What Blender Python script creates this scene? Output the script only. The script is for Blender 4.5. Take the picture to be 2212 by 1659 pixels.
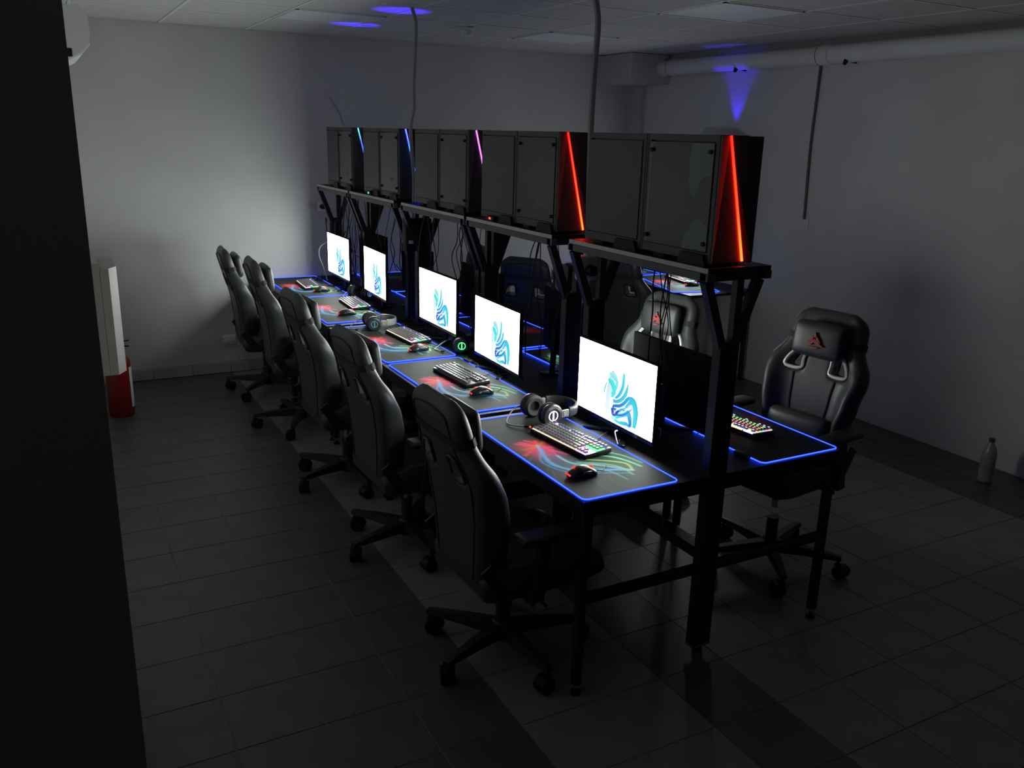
import bpy, bmesh, math, random
import numpy as np
from mathutils import Vector, Matrix, Euler

PI = math.pi
for o in list(bpy.data.objects):
    bpy.data.objects.remove(o, do_unlink=True)
SC = bpy.context.scene
C = SC.collection
random.seed(7)

# ------------------------------------------------------------------ camera
HC = 1.92                                   # eye height
F, PITCH, YAW, ROLL = 1860.8, .28287, .50109, .026217
fw = Vector((math.sin(YAW)*math.cos(PITCH), math.cos(YAW)*math.cos(PITCH), -math.sin(PITCH)))
r0 = Vector((math.cos(YAW), -math.sin(YAW), 0)); u0 = r0.cross(fw)
rt = math.cos(ROLL)*r0 + math.sin(ROLL)*u0; up = -math.sin(ROLL)*r0 + math.cos(ROLL)*u0
cd = bpy.data.cameras.new('camera'); cam = bpy.data.objects.new('camera', cd); C.objects.link(cam)
M = Matrix((rt, up, -fw)).transposed().to_4x4(); M.translation = (0, 0, HC)
cam.matrix_world = M
cd.sensor_fit = 'HORIZONTAL'; cd.sensor_width = 36; cd.lens = F/2212*36
cd.clip_start = .05
SC.camera = cam

# ------------------------------------------------------------------ world, exposure
w = bpy.data.worlds.new('world'); SC.world = w; w.use_nodes = True
w.node_tree.nodes['Background'].inputs[0].default_value = (.5, .55, .5, 1)
w.node_tree.nodes['Background'].inputs[1].default_value = 0.0
vs = SC.view_settings
vs.view_transform = 'Standard'; vs.look = 'None'; vs.exposure = 0.0; vs.gamma = 1.0; vs.use_curve_mapping = False
SC.cycles.max_bounces = 7; SC.cycles.glossy_bounces = 2; SC.cycles.caustics_reflective = False; SC.cycles.caustics_refractive = False
SCREEN = 17.0                                # radiance of a lit screen
PADLED = 9.0

# ------------------------------------------------------------------ materials
def mat(name, col, rough=.5, metal=0., var=.0, scale=8., bump=0., bscale=60., spec=.5):
    m = bpy.data.materials.new(name); m.use_nodes = True
    nt = m.node_tree; b = nt.nodes['Principled BSDF']
    b.inputs['Base Color'].default_value = (*col, 1)
    b.inputs['Roughness'].default_value = rough; b.inputs['Metallic'].default_value = metal
    b.inputs['Specular IOR Level'].default_value = spec
    if var or bump:
        tc = nt.nodes.new('ShaderNodeTexCoord')
    if var:
        n = nt.nodes.new('ShaderNodeTexNoise'); n.inputs['Scale'].default_value = scale; n.inputs['Detail'].default_value = 5
        nt.links.new(tc.outputs['Object'], n.inputs['Vector'])
        r = nt.nodes.new('ShaderNodeValToRGB')
        r.color_ramp.elements[0].position = .3; r.color_ramp.elements[1].position = .7
        r.color_ramp.elements[0].color = (*[c*(1-var) for c in col], 1)
        r.color_ramp.elements[1].color = (*[min(1, c*(1+var)) for c in col], 1)
        nt.links.new(n.outputs['Fac'], r.inputs['Fac']); nt.links.new(r.outputs['Color'], b.inputs['Base Color'])
    if bump:
        n2 = nt.nodes.new('ShaderNodeTexNoise'); n2.inputs['Scale'].default_value = bscale; n2.inputs['Detail'].default_value = 3
        nt.links.new(tc.outputs['Object'], n2.inputs['Vector'])
        bp = nt.nodes.new('ShaderNodeBump'); bp.inputs['Strength'].default_value = bump; bp.inputs['Distance'].default_value = .004
        nt.links.new(n2.outputs['Fac'], bp.inputs['Height']); nt.links.new(bp.outputs['Normal'], b.inputs['Normal'])
    return m

def emis(name, col, strength, sample=True):
    m = bpy.data.materials.new(name); m.use_nodes = True; nt = m.node_tree
    nt.nodes.remove(nt.nodes['Principled BSDF'])
    e = nt.nodes.new('ShaderNodeEmission'); e.inputs[0].default_value = (*col, 1); e.inputs[1].default_value = strength
    nt.links.new(e.outputs[0], nt.nodes['Material Output'].inputs[0])
    if not sample: m.cycles.emission_sampling = 'NONE'
    return m

def emis_grad(name, stops, strength):
    """light bar whose diodes change colour / power along the bar (object Z 0..1)"""
    m = emis(name, (1, 1, 1), strength); nt = m.node_tree
    tc = nt.nodes.new('ShaderNodeTexCoord'); s = nt.nodes.new('ShaderNodeSeparateXYZ')
    r = nt.nodes.new('ShaderNodeValToRGB')
    el = r.color_ramp.elements
    while len(el) < len(stops): el.new(.5)
    for e, (p, c) in zip(el, stops): e.position = p; e.color = (*c, 1)
    nt.links.new(tc.outputs['Generated'], s.inputs[0]); nt.links.new(s.outputs['Z'], r.inputs['Fac'])
    nt.links.new(r.outputs['Color'], nt.nodes['Emission'].inputs[0])
    return m

def vcol_mat(name, emission=False, rough=.6, strength=1., spec=.12):
    m = bpy.data.materials.new(name); m.use_nodes = True; nt = m.node_tree
    a = nt.nodes.new('ShaderNodeVertexColor'); a.layer_name = 'Col'
    b = nt.nodes['Principled BSDF']
    if emission:
        e = nt.nodes.new('ShaderNodeEmission'); e.inputs[1].default_value = strength
        nt.links.new(a.outputs[0], e.inputs[0]); nt.nodes.remove(b)
        nt.links.new(e.outputs[0], nt.nodes['Material Output'].inputs[0]); m.cycles.emission_sampling = 'NONE'
    else:
        nt.links.new(a.outputs[0], b.inputs['Base Color']); b.inputs['Roughness'].default_value = rough; b.inputs['Specular IOR Level'].default_value = spec
    return m

MT = {
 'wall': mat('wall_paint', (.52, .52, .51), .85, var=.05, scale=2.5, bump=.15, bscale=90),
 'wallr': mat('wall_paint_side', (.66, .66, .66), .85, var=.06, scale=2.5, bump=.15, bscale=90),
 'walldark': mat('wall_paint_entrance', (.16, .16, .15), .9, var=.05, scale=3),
 'ceil': mat('ceiling_tile', (.55, .55, .53), .9, var=.05, scale=20, bump=.25, bscale=160),
 'grid': mat('ceiling_grid', (.7, .7, .7), .5),
 'grout': mat('grout', (.22, .22, .205), .9, var=.15, scale=4),
 'tiled': mat('floor_tile_dark', (.085, .083, .08), .38, var=.18, scale=5, bump=.05, bscale=30),
 'tilel': mat('floor_tile_light', (.21, .205, .195), .42, var=.12, scale=5, bump=.05, bscale=30),
 'skirt': mat('skirting_tile', (.36, .36, .34), .5, var=.08, scale=6),
 'panel': mat('light_panel', (.78, .78, .8), .4),
 'boxgrey': mat('grey_white_plastic', (.42, .40, .38), .5, var=.04, scale=8),
 'white': mat('white_plastic', (.72, .72, .70), .4, var=.03, scale=10),
 'pipe': mat('white_pipe', (.80, .80, .80), .35, var=.04, scale=4),
 'black': mat('black_plastic', (.009, .009, .010), .5, spec=.25),
 'matte': mat('matte_black_plastic', (.010, .010, .011), .7, spec=.08),
 'blackg': mat('black_gloss', (.010, .010, .011), .18),
 'steel': mat('black_steel', (.014, .014, .015), .38, var=.2, scale=12),
 'steelg': mat('grey_steel', (.085, .09, .085), .45, var=.12, scale=10),
 'chip': mat('raw_board_edge', (.60, .58, .53), .7, var=.12, scale=90),
 'desk': mat('desk_laminate', (.013, .013, .015), .5, var=.15, scale=9, spec=.3),
 'metal': mat('bright_metal', (.6, .6, .6), .3, 1.),
 'leather': mat('black_leather', (.040, .042, .041), .44, var=.12, scale=14, bump=.06, bscale=220),
 'leatherb': mat('grey_leather', (.042, .046, .044), .45, var=.10, scale=14, bump=.06, bscale=220),
 'strap': mat('strap_webbing', (.016, .016, .016), .8),
 'trim': mat('slot_trim', (.82, .80, .70), .25),
 'emblem': mat('red_emblem', (.32, .035, .03), .6),
 'nylon': mat('black_nylon', (.018, .018, .018), .5, var=.15, scale=20),
 'glass': mat('tinted_glass', (.040, .047, .044), .16, var=.08, scale=3),
 'paneld': mat('case_side_panel', (.038, .044, .041), .36, var=.08, scale=3),
 'film': mat('peeling_film', (.17, .19, .19), .5, var=.06, scale=6),
 'casev': mat('case_front', (.045, .045, .045), .45),
 'case': mat('case_body', (.018, .019, .019), .35),
 'casef': mat('case_frame', (.042, .047, .044), .42),
 'sticker': mat('sticker', (.13, .14, .13), .6),
 'red': mat('red_paint', (.22, .008, .008), .3),
 'paper': mat('white_label', (.75, .75, .72), .5),
 'bottle': mat('milky_plastic', (.30, .31, .30), .3),
 'cap': mat('green_cap', (.04, .09, .06), .4),
 'kbplate': mat('keyboard_plate', (.30, .30, .30), .3, .6),
 'key': mat('key_cap', (.05, .05, .052), .35),
 'cable': mat('black_cable', (.010, .010, .011), .5),
 'conduit': mat('grey_cable', (.28, .28, .29), .5),
 'wcable': mat('white_cable', (.7, .7, .7), .4),
 'cush': mat('ear_cushion', (.02, .02, .02), .7),
 'headg': mat('headset_shell', (.022, .022, .023), .3),
 'headl': mat('headset_shell_grey', (.17, .17, .16), .35),
 'screen': emis('screen_white', (.945, 1., .94), SCREEN),
 'screenoff': mat('screen_off', (.006, .006, .008), .12),
 'wallp': vcol_mat('wallpaper_print', True),
 'print': vcol_mat('pad_print', False, .62),
 'padcore': emis('pad_light_core', (.06, .16, 1.), 2.6),
 'padled': emis('pad_light_blue', (.004, .018, 1.), PADLED),
 'ledred': emis('led_red', (1, .03, .01), 6, False),
 'ledredm': emis('led_red_mouse', (1, .03, .008), 2.4, False),
 'ledgreen': emis('led_green', (.05, 1, .12), 4, False),
 'ledblue': emis('led_blue', (.06, .08, 1), 3, False),
 'ledpink': emis('led_pink', (1, .75, .85), 2.2, False),
 'ledteal': emis('led_teal', (.1, .45, .5), .6, False),
}
for k, c, s in (('r0', (1, .86, .62), .35), ('r1', (1, .35, .55), .45), ('r2', (.75, .4, 1), .42), ('r3', (.25, 1, .55), .38),
                ('r4', (1, .55, .12), .55), ('r5', (.35, .35, 1), .7), ('nav', (.08, 1, .2), 1.2), ('arr', (.8, .35, 1), .8)):
    MT['kb_'+k] = emis('key_glow_'+k, c, s*4.5, False)
    MT['kbs_'+k] = emis('key_skirt_'+k, c, s*.75, False)
def translucent(m, fac):
    nt = m.node_tree; tr = nt.nodes.new('ShaderNodeBsdfTransparent'); mx = nt.nodes.new('ShaderNodeMixShader'); mx.inputs[0].default_value = fac
    nt.links.new(tr.outputs[0], mx.inputs[1]); nt.links.new(nt.nodes['Emission'].outputs[0], mx.inputs[2]); nt.links.new(mx.outputs[0], nt.nodes['Material Output'].inputs[0])
translucent(MT['padled'], .35)
BAR = {
 'red': emis_grad('case_bar_red', [(0, (1, .028, .004)), (.4, (.8, .007, .002)), (1, (.36, .002, .001))], 20.),
 'magenta': emis_grad('case_bar_magenta', [(0, (.9, .12, .9)), (1, (.9, .2, .95))], 2.2),
 'blue': emis_grad('case_bar_blue', [(0, (.01, .02, 1)), (.5, (.02, .05, 1)), (.65, (.04, .17, 1)), (.8, (.015, .05, 1)), (1, (.05, .06, .6))], 8.),
 'cyan': emis_grad('case_bar_cyan', [(0, (.02, .05, .6)), (.78, (.05, .15, 1)), (1, (.10, .9, .75))], 2.2),
 'off': mat('case_bar_off', (.02, .02, .02), .2),
}

# ------------------------------------------------------------------ mesh helpers
def NB(): return bmesh.new()

def box(bm, c, s, rot=None, bev=0., seg=2):
    R = rot.to_matrix().to_4x4() if isinstance(rot, Euler) else (rot if rot is not None else Matrix.Identity(4))
    g = bmesh.ops.create_cube(bm, size=1, matrix=Matrix.Translation(c) @ R @ Matrix.Diagonal((*s, 1)))
    if bev:
        es = list({e for v in g['verts'] for e in v.link_edges})
        bmesh.ops.bevel(bm, geom=es, offset=bev, segments=seg, affect='EDGES', profile=.5)
    return bm

def bx(bm, x0, x1, y0, y1, z0, z1, bev=0., seg=2):
    return box(bm, ((x0+x1)/2, (y0+y1)/2, (z0+z1)/2), (abs(x1-x0), abs(y1-y0), abs(z1-z0)), None, bev, seg)

def cyl(bm, p0, p1, r, r1=None, n=14, caps=True):
    p0, p1 = Vector(p0), Vector(p1); d = p1-p0
    q = d.to_track_quat('Z', 'Y').to_matrix().to_4x4()
    bmesh.ops.create_cone(bm, cap_ends=caps, segments=n, radius1=r, radius2=r if r1 is None else r1, depth=d.length,
                          matrix=Matrix.Translation((p0+p1)/2) @ q)
    return bm

def beam(bm, p0, p1, a, b=None, bev=0.):
    """rectangular tube between two points (a across, b in the other direction)"""
    p0, p1 = Vector(p0), Vector(p1); d = p1-p0; b = b or a
    z = d.normalized(); ref = Vector((0, 1, 0)) if abs(z.y) < .9 else Vector((1, 0, 0))
    x = ref.cross(z).normalized(); y = z.cross(x)
    R = Matrix((x, y, z)).transposed().to_4x4()
    return box(bm, (p0+p1)/2, (a, b, d.length), R, bev, 1)

def tube(bm, pts, r, n=8, closed=False, caps=True):
    pts = [Vector(p) for p in pts]; N = len(pts); rings = []
    nrm = None
    for i, p in enumerate(pts):
        a = pts[(i-1) % N] if (closed or i > 0) else p
        b = pts[(i+1) % N] if (closed or i < N-1) else p
        t = (b-a)
        if t.length < 1e-9: t = Vector((0, 0, 1))
        t.normalize()
        if nrm is None:
            nrm = t.orthogonal().normalized()
        nrm = (nrm - t*nrm.dot(t))
        if nrm.length < 1e-6: nrm = t.orthogonal()
        nrm.normalize(); bn = t.cross(nrm)
        rr = r(i/(N-1)) if callable(r) else r
        rings.append([bm.verts.new(p + rr*(math.cos(k*2*PI/n)*nrm + math.sin(k*2*PI/n)*bn)) for k in range(n)])
    for i in range(N if closed else N-1):
        A, B = rings[i], rings[(i+1) % N]
        for k in range(n):
            bm.faces.new((A[k], A[(k+1) % n], B[(k+1) % n], B[k]))
    if caps and not closed:
        bm.faces.new(rings[0][::-1]); bm.faces.new(rings[-1])
    return bm

def prism(bm, outline, depth, M4=None):
    """outline in XY, extruded 0..depth along Z, then placed by M4"""
    M4 = M4 or Matrix.Identity(4)
    a = [bm.verts.new(M4 @ Vector((x, y, 0))) for x, y in outline]
    b = [bm.verts.new(M4 @ Vector((x, y, depth))) for x, y in outline]
    n = len(a)
    bm.faces.new(a[::-1]); bm.faces.new(b)
    for i in range(n): bm.faces.new((a[i], a[(i+1) % n], b[(i+1) % n], b[i]))
    return bm

def lathe(bm, prof, n=24, M4=None):
    M4 = M4 or Matrix.Identity(4); rings = []
    for r, z in prof:
        if r < 1e-6: rings.append([bm.verts.new(M4 @ Vector((0, 0, z)))])
        else: rings.append([bm.verts.new(M4 @ Vector((r*math.cos(k*2*PI/n), r*math.sin(k*2*PI/n), z))) for k in range(n)])
    for A, B in zip(rings, rings[1:]):
        for k in range(n):
            if len(A) == 1 and len(B) == 1: continue
            if len(A) == 1: bm.faces.new((A[0], B[k], B[(k+1) % n]))
            elif len(B) == 1: bm.faces.new((A[k], A[(k+1) % n], B[0]))
            else: bm.faces.new((A[k], A[(k+1) % n], B[(k+1) % n], B[k]))
    return bm

def crom(pts, m=8, closed=False):
    P = [Vector(p) for p in pts]; N = len(P); out = []
    for i in range(N if closed else N-1):
        g = lambda j: P[j % N] if closed else P[max(0, min(N-1, j))]
        a, b, c, d = g(i-1), g(i), g(i+1), g(i+2)
        for k in range(m):
            t = k/m
            out.append(.5*((2*b) + (c-a)*t + (2*a-5*b+4*c-d)*t*t + (3*b-a-3*c+d)*t**3))
    if not closed: out.append(P[-1])
    return out

def finish(bm, ang=.65):
    bmesh.ops.recalc_face_normals(bm, faces=bm.faces)
    for f in bm.faces: f.smooth = True
    for e in bm.edges:
        if len(e.link_faces) == 2:
            if e.calc_face_angle(0) > ang: e.smooth = False
        else: e.smooth = False

def mesh_of(name, bm, m, ang=.65):
    finish(bm, ang); me = bpy.data.meshes.new(name); bm.to_mesh(me); bm.free()
    if m: me.materials.append(MT[m] if isinstance(m, str) else m)
    return me

def obj(name, bm, m, parent=None, ang=.65, loc=None, label=None):
    me = bm if isinstance(bm, bpy.types.Mesh) else mesh_of(name, bm, m, ang)
    o = bpy.data.objects.new(name, me); C.objects.link(o)
    if parent: o.parent = parent
    if loc is not None: o.location = loc
    if label: o['label'] = label
    return o

def subsurf(o, n=1):
    s = o.modifiers.new('subdivision', 'SUBSURF'); s.levels = n; s.render_levels = n
    return o

def tag(o, label, cat, group=None):
    o['label'] = label; o['category'] = cat
    if group: o['group'] = group
    return o

def thing(name, label, cat, loc=(0, 0, 0), rotz=0., group=None):
    o = bpy.data.objects.new(name, None); C.objects.link(o); o.empty_display_size = .1
    o.location = loc; o.rotation_euler = (0, 0, rotz)
    return tag(o, label, cat, group)

def struct(name, bm, m, label=None):
    o = obj(name, bm, m); o['kind'] = 'structure'
    if label: o['label'] = label
    return o

def copy_tree(o, parent=None):
    c = o.copy(); C.objects.link(c); c.parent = parent
    for ch in list(o.children): copy_tree(ch, c)
    return c

def place(proto, used, loc, rot, label, group=None):
    """first call uses the prototype itself, later calls copy it with its parts"""
    if not used: o = proto; used.append(1)
    else: o = copy_tree(proto)
    o.location = loc
    o.rotation_euler = rot if not isinstance(rot, (int, float)) else (0, 0, rot)
    o['label'] = label
    if group: o['group'] = group
    return o

def project(p):
    d = Vector(p)-Vector((0, 0, HC)); z = d.dot(fw)
    if z < .05: return None
    return 1106+F*d.dot(rt)/z, 829.5-F*d.dot(up)/z, z

# ================================================================== THE SETTING
XR, YE, ZC, XL, YL = 5.05, 7.02, 2.613, .063, 1.5
XB, YB = -1.3, -1.4

# floor: grout bed and single tiles
fl = NB(); bx(fl, XB-.1, XR+.1, YB-.1, YE+.1, -.12, -.0025)
floor = struct('floor', fl, 'grout', 'floor of dark and lighter stone tiles with pale joints')
TX, TY, OX, OY = .2925, .30, .075, .04
def tile_dark(cx, cy):
    if cx < 1.245: return True
    if 1.83 < cx < 2.1225: return True
    if cx > 4.36: return True
    return False
tiles = []
i0, i1 = math.floor((XB-OX)/TX), math.ceil((XR-OX)/TX)
j0, j1 = math.floor((YB-OY)/TY), math.ceil((YE-OY)/TY)
for i in range(i0, i1):
    for j in range(j0, j1):
        x0, x1 = max(XB, OX+i*TX), min(XR, OX+(i+1)*TX); y0, y1 = max(YB, OY+j*TY), min(YE, OY+(j+1)*TY)
        if x1-x0 < .02 or y1-y0 < .02: continue
        cx, cy = (x0+x1)/2, (y0+y1)/2
        if cx < XL and cy > YL: continue
        p = project((cx, cy, 0))
        inside = p and -60 < p[0] < 2272 and -60 < p[1] < 1780
        tiles.append(((p[2] if inside else 99), cx, cy, x1-x0, y1-y0))
tiles.sort()
tmesh = {}
rest = {True: NB(), False: NB()}
def tile_bm(bm, cx, cy, sx, sy):
    g = .0022
    bx(bm, cx-sx/2+g, cx+sx/2-g, cy-sy/2+g, cy+sy/2-g, -.008, 0)
    return bm
for k, (d, cx, cy, sx, sy) in enumerate(tiles):
    dk = tile_dark(cx, cy)
    if k < 300 and d < 90:
        key = (round(sx, 3), round(sy, 3), dk)
        if key not in tmesh: tmesh[key] = mesh_of('tile', tile_bm(NB(), 0, 0, sx, sy), 'tiled' if dk else 'tilel')
        obj('tile', tmesh[key], None, floor, loc=(cx, cy, random.uniform(-.0006, 0)))
    else: tile_bm(rest[dk], cx, cy, sx, sy)
for dk in (True, False):
    o = obj('tile_field', rest[dk], 'tiled' if dk else 'tilel', floor); o['kind'] = 'stuff'

# walls
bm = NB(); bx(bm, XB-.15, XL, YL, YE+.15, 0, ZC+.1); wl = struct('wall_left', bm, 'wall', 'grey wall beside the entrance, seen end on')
bm = NB(); bx(bm, XL, XR+.15, YE, YE+.15, 0, ZC+.1); struct('wall_end', bm, 'wall', 'pale grey plaster end wall lit by the screens')
bm = NB(); bx(bm, XR, XR+.15, YB, YE, 0, ZC+.1); struct('wall_right', bm, 'wallr', 'plain grey side wall below the white pipe')
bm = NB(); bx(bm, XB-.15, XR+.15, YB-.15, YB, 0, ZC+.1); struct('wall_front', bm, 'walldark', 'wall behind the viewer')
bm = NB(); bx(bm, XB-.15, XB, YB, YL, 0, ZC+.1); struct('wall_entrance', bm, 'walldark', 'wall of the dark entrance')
bm = NB(); bx(bm, XR-.05, XR, YE-.22, YE, 0, ZC-.24); struct('trim_1', bm, 'wall', 'shallow pilaster in the far right corner')
bm = NB(); bx(bm, XR-.42, XR, YE-.56, YE, ZC-.24, ZC); struct('trim_2', bm, 'wall', 'boxed-in corner below the ceiling where the pipe ends')
# skirting tiles on the end wall
sk = NB(); bx(sk, XL, XR-.05, YE-.006, YE, 0, .088); skirt = struct('baseboard_end', sk, 'grout', 'stone skirting along the end wall')
me = {}
x = XL
while x < XR-.06:
    wdt = min(.2925, XR-.05-x)
    kk = round(wdt, 3)
    if kk not in me: me[kk] = mesh_of('skirting_tile', bx(NB(), .0015, wdt-.0015, -.012, 0, .002, .085, .003, 1), 'skirt')
    obj('skirting_tile', me[kk], None, skirt, loc=(x, YE-.005, 0)); x += .2925

# ceiling: grid bars, tiles, unlit light panels
bm = NB(); bx(bm, XB-.1, XR+.1, YB-.1, YE+.1, ZC+.012, ZC+.15); ceil = struct('ceiling', bm, 'grid', 'suspended ceiling of mineral tiles in a thin grid')
CX0, CY0, CS = .3, .2, .6
LAMPS = {(1.5, 5.6): 'unlit square ceiling light panel above the far desks', (3.3, 5.6): 'unlit square ceiling light panel nearest the far right corner',
         (3.3, 3.8): 'unlit square ceiling light panel above the right-hand chairs'}
lampkeys = {(round(a, 2), round(b, 2)) for a, b in LAMPS}
ct = {}
for i in range(-3, 9):
    for j in range(-3, 13):
        x0, y0 = CX0+i*CS, CY0+j*CS
        x1, y1 = min(x0+CS, XR), min(y0+CS, YE)
        xa, ya = max(x0, XB), max(y0, YB)
        if x1-xa < .03 or y1-ya < .03: continue
        if (round(x0, 2), round(y0, 2)) in lampkeys: continue
        key = (round(x1-xa, 3), round(y1-ya, 3))
        if key not in ct: ct[key] = mesh_of('ceiling_tile', bx(NB(), .010, key[0]-.010, .010, key[1]-.010, .004, .016, .003, 1), 'ceil')
        obj('ceiling_tile', ct[key], None, ceil, loc=(xa, ya, ZC+random.uniform(-.001, .001)))
gb = NB()
for i in range(-2, 9): bx(gb, CX0+i*CS-.009, CX0+i*CS+.009, YB, YE, ZC+.001, ZC+.013)
for j in range(-2, 13): bx(gb, XB, XR, CY0+j*CS-.009, CY0+j*CS+.009, ZC+.0012, ZC+.0128)
obj('grid_bars', gb, 'grid', ceil)
for (x0, y0), lab in LAMPS.items():
    t = thing('ceiling_light', lab, 'ceiling light', (x0+.3, y0+.3, ZC), 0, 'unlit ceiling light panels')
    obj('diffuser', bx(NB(), -.270, .270, -.270, .270, .000, .014, .004, 1), 'panel', t)
    f = NB()
    for a in (-1, 1):
        bx(f, a*.28-.010, a*.28+.010, -.29, .29, -.004, .016); bx(f, -.29, .29, a*.28-.010, a*.28+.010, -.0045, .0155)
    obj('frame', f, 'grid', t)
# smoke detector
t = thing('smoke_detector', 'small white round smoke detector on the ceiling', 'smoke detector', (2.745, 5.79, ZC))
lathe_b = lathe(NB(), [(0, 0), (.055, 0), (.055, -.012), (.045, -.018)], 24)
obj('mount', lathe_b, 'white', t)
obj('sensor_head', lathe(NB(), [(.044, -.018), (.046, -.026), (.038, -.046), (.02, -.052), (0, -.052)], 24), 'white', t)

# ================================================================== THINGS ON THE LEFT WALL
# air conditioner (seen from its end)
t = thing('air_conditioner', 'white split air conditioner high on the left wall', 'air conditioner', (XL, 4.62, 2.19))
prof = [(0, .0), (.12, .0), (.19, .035), (.225, .075), (.232, .12), (.225, .215), (.20, .235), (0, .235)]
MX = Matrix(((1, 0, 0, 0), (0, 0, 1, 0), (0, 1, 0, 0), (0, 0, 0, 1)))      # XY outline -> XZ, extruded along +Y
obj('body', prism(NB(), prof, .80, MX), 'white', t, ang=.5)
obj('front_flap', prism(NB(), [(.125, .004), (.19, .039), (.226, .079), (.230, .075), (.194, .031), (.128, -.003)], .76, Matrix.Translation((0, .02, 0)) @ MX), 'pipe', t)
obj('side_vent', bx(NB(), .13, .15, -.004, .004, .015, .05), 'black', t)
# distribution box
t = thing('electrical_box', 'white wall box with one bright slanted edge, above the red extinguisher', 'wall box', (XL, 3.2, 1.075))
outl = [(0, 0), (.105, 0), (.150, .05), (.150, .30), (0, .30)]
obj('body', prism(NB(), [(0, 0), (.095, 0), (.095, .32), (0, .32)], .39), 'boxgrey', t)
obj('cover', prism(NB(), [(.094, .0), (.122, .0), (.150, .05), (.150, .31), (.094, .31)], .372, Matrix.Translation((0, 0, .0))), 'boxgrey', t)
# fire extinguisher standing by the left wall
t = thing('fire_extinguisher', 'red fire extinguisher with a white label standing on the floor by the left wall', 'fire extinguisher', (.352, 6.2, 0), -.6)
obj('cylinder', lathe(NB(), [(0, 0), (.078, 0), (.082, .012), (.082, .36), (.074, .40), (.05, .43), (.028, .44), (.028, .455)], 32), 'red', t)
lb = NB(); n = 16
for k in range(n):
    a0, a1 = -.1+k*1.35/n, -.1+(k+1)*1.35/n
    q = [lb.verts.new((.0832*math.cos(a), .0832*math.sin(a), z)) for a, z in ((a0, .06), (a1, .06), (a1, .34), (a0, .34))]
    lb.faces.new(q)
obj('label_sheet', lb, 'paper', t)
v = NB(); cyl(v, (0, 0, .45), (0, 0, .485), .022); box(v, (.0, 0, .495), (.05, .035, .03), None, .005); obj('valve', v, 'metal', t)
hd = NB(); box(hd, (.045, 0, .515), (.11, .022, .008), Euler((0, -.25, 0)), .003); box(hd, (.045, 0, .488), (.10, .022, .008), Euler((0, .05, 0)), .003)
obj('handle', hd, 'black', t)
obj('hose', tube(NB(), crom([(0, .02, .49), (-.02, .075, .50), (-.04, .098, .42), (-.045, .096, .25), (-.04, .094, .16)]), .009), 'black', t)

# end wall sockets and the crack line
def wall_socket(name, label, loc, rotz, plug=False, dbl=False):
    t = thing(name, label, 'socket', loc, rotz)          # plate faces local -Y
    wdt = .075 if not dbl else .10
    obj('plate', bx(NB(), -wdt/2, wdt/2, -.012, 0, -.04, .04, .006, 2), 'white', t)
    for sx in ((0,) if not dbl else (-.024, .024)):
        w_ = NB(); lathe(w_, [(.0, -.006), (.018, -.006), (.019, -.001), (.022, 0)], 20, Matrix.Translation((sx, -.0125, 0)) @ Matrix.Rotation(PI/2, 4, 'X'))
        obj('socket_well', w_, 'sticker', t)
    if plug:
        p = NB(); cyl(p, (0, -.012, 0), (0, -.05, 0), .021, .017, 18); obj('plug', p, 'black', t)
    return t
wall_socket('wall_socket', 'white double wall socket low on the end wall behind the chairs', (1.235, YE, .27), 0, dbl=True)
wall_socket('wall_socket', 'white wall socket with a black plug above the farthest lit monitor', (2.035, YE, 1.31), 0, plug=True)
o = tag(obj('wall_cable', tube(NB(), crom([(2.13, YE-.004, 2.16), (2.17, YE-.005, 2.10), (2.215, YE-.004, 2.02), (2.235, YE-.005, 1.95)]), .0022, 6), 'conduit'),
        'thin dark wire running down the end wall above the far cases', 'cable')

# ================================================================== THINGS ON THE RIGHT WALL
t = thing('drain_pipe', 'thick white pipe running along the right wall under the ceiling', 'pipe', (XR-.075, 0, 2.505))
PR = .063
p = NB(); cyl(p, (0, 6.46, 0), (0, -1.35, 0), PR, None, 28); obj('pipe_tube', p, 'pipe', t)
for y in (6.30, 4.62, 3.02):
    c_ = NB(); lathe(c_, [(PR+.001, -.05), (PR+.007, -.047), (PR+.007, .047), (PR+.001, .05)], 28, Matrix.Translation((0, y, 0)) @ Matrix.Rotation(PI/2, 4, 'X'))
    obj('collar', c_, 'pipe', t)
    c_ = NB(); lathe(c_, [(PR+.0085, -.053), (PR+.0085, -.048)], 28, Matrix.Translation((0, y, 0)) @ Matrix.Rotation(PI/2, 4, 'X'))
    obj('seal_ring', c_, 'black', t)
c_ = NB(); lathe(c_, [(PR+.002, -.04), (PR+.010, -.035), (PR+.010, 0), (PR+.002, 0)], 28, Matrix.Translation((0, 6.455, 0)) @ Matrix.Rotation(PI/2, 4, 'X')); obj('wall_flange', c_, 'pipe', t)
for y in (5.50, 4.42):
    k = NB(); cyl(k, (-.03, y, -.05), (-.045, y, -.075), .018, .012, 12); beam(k, (-.01, y, -.055), (.07, y, -.06), .012); obj('pipe_clamp', k, 'black', t)
o = tag(obj('conduit_cable', tube(NB(), crom([(XR-.02, 4.72, 2.44), (XR-.012, 4.73, 2.2), (XR-.012, 4.735, 1.9), (XR-.012, 4.725, 1.6), (XR-.012, 4.715, 1.36)]), .010, 8), 'steelg'),
        'dark cable running down the right wall from the pipe to a socket', 'cable')
wall_socket('wall_socket', 'small white socket at the end of the cable on the right wall', (XR, 4.71, 1.32), -PI/2)
t = thing('plastic_bottle', 'milky plastic bottle with a green cap on the floor by the right wall', 'bottle', (4.78, 2.84, 0))
obj('bottle_body', lathe(NB(), [(0, .004), (.03, 0), (.040, .008), (.041, .07), (.037, .085), (.041, .10), (.041, .18), (.032, .215), (.016, .24), (.0145, .262), (0, .262)], 24), 'bottle', t)
obj('screw_cap', lathe(NB(), [(.0165, .252), (.0165, .272), (.014, .275), (0, .275)], 18), 'cap', t)

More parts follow.
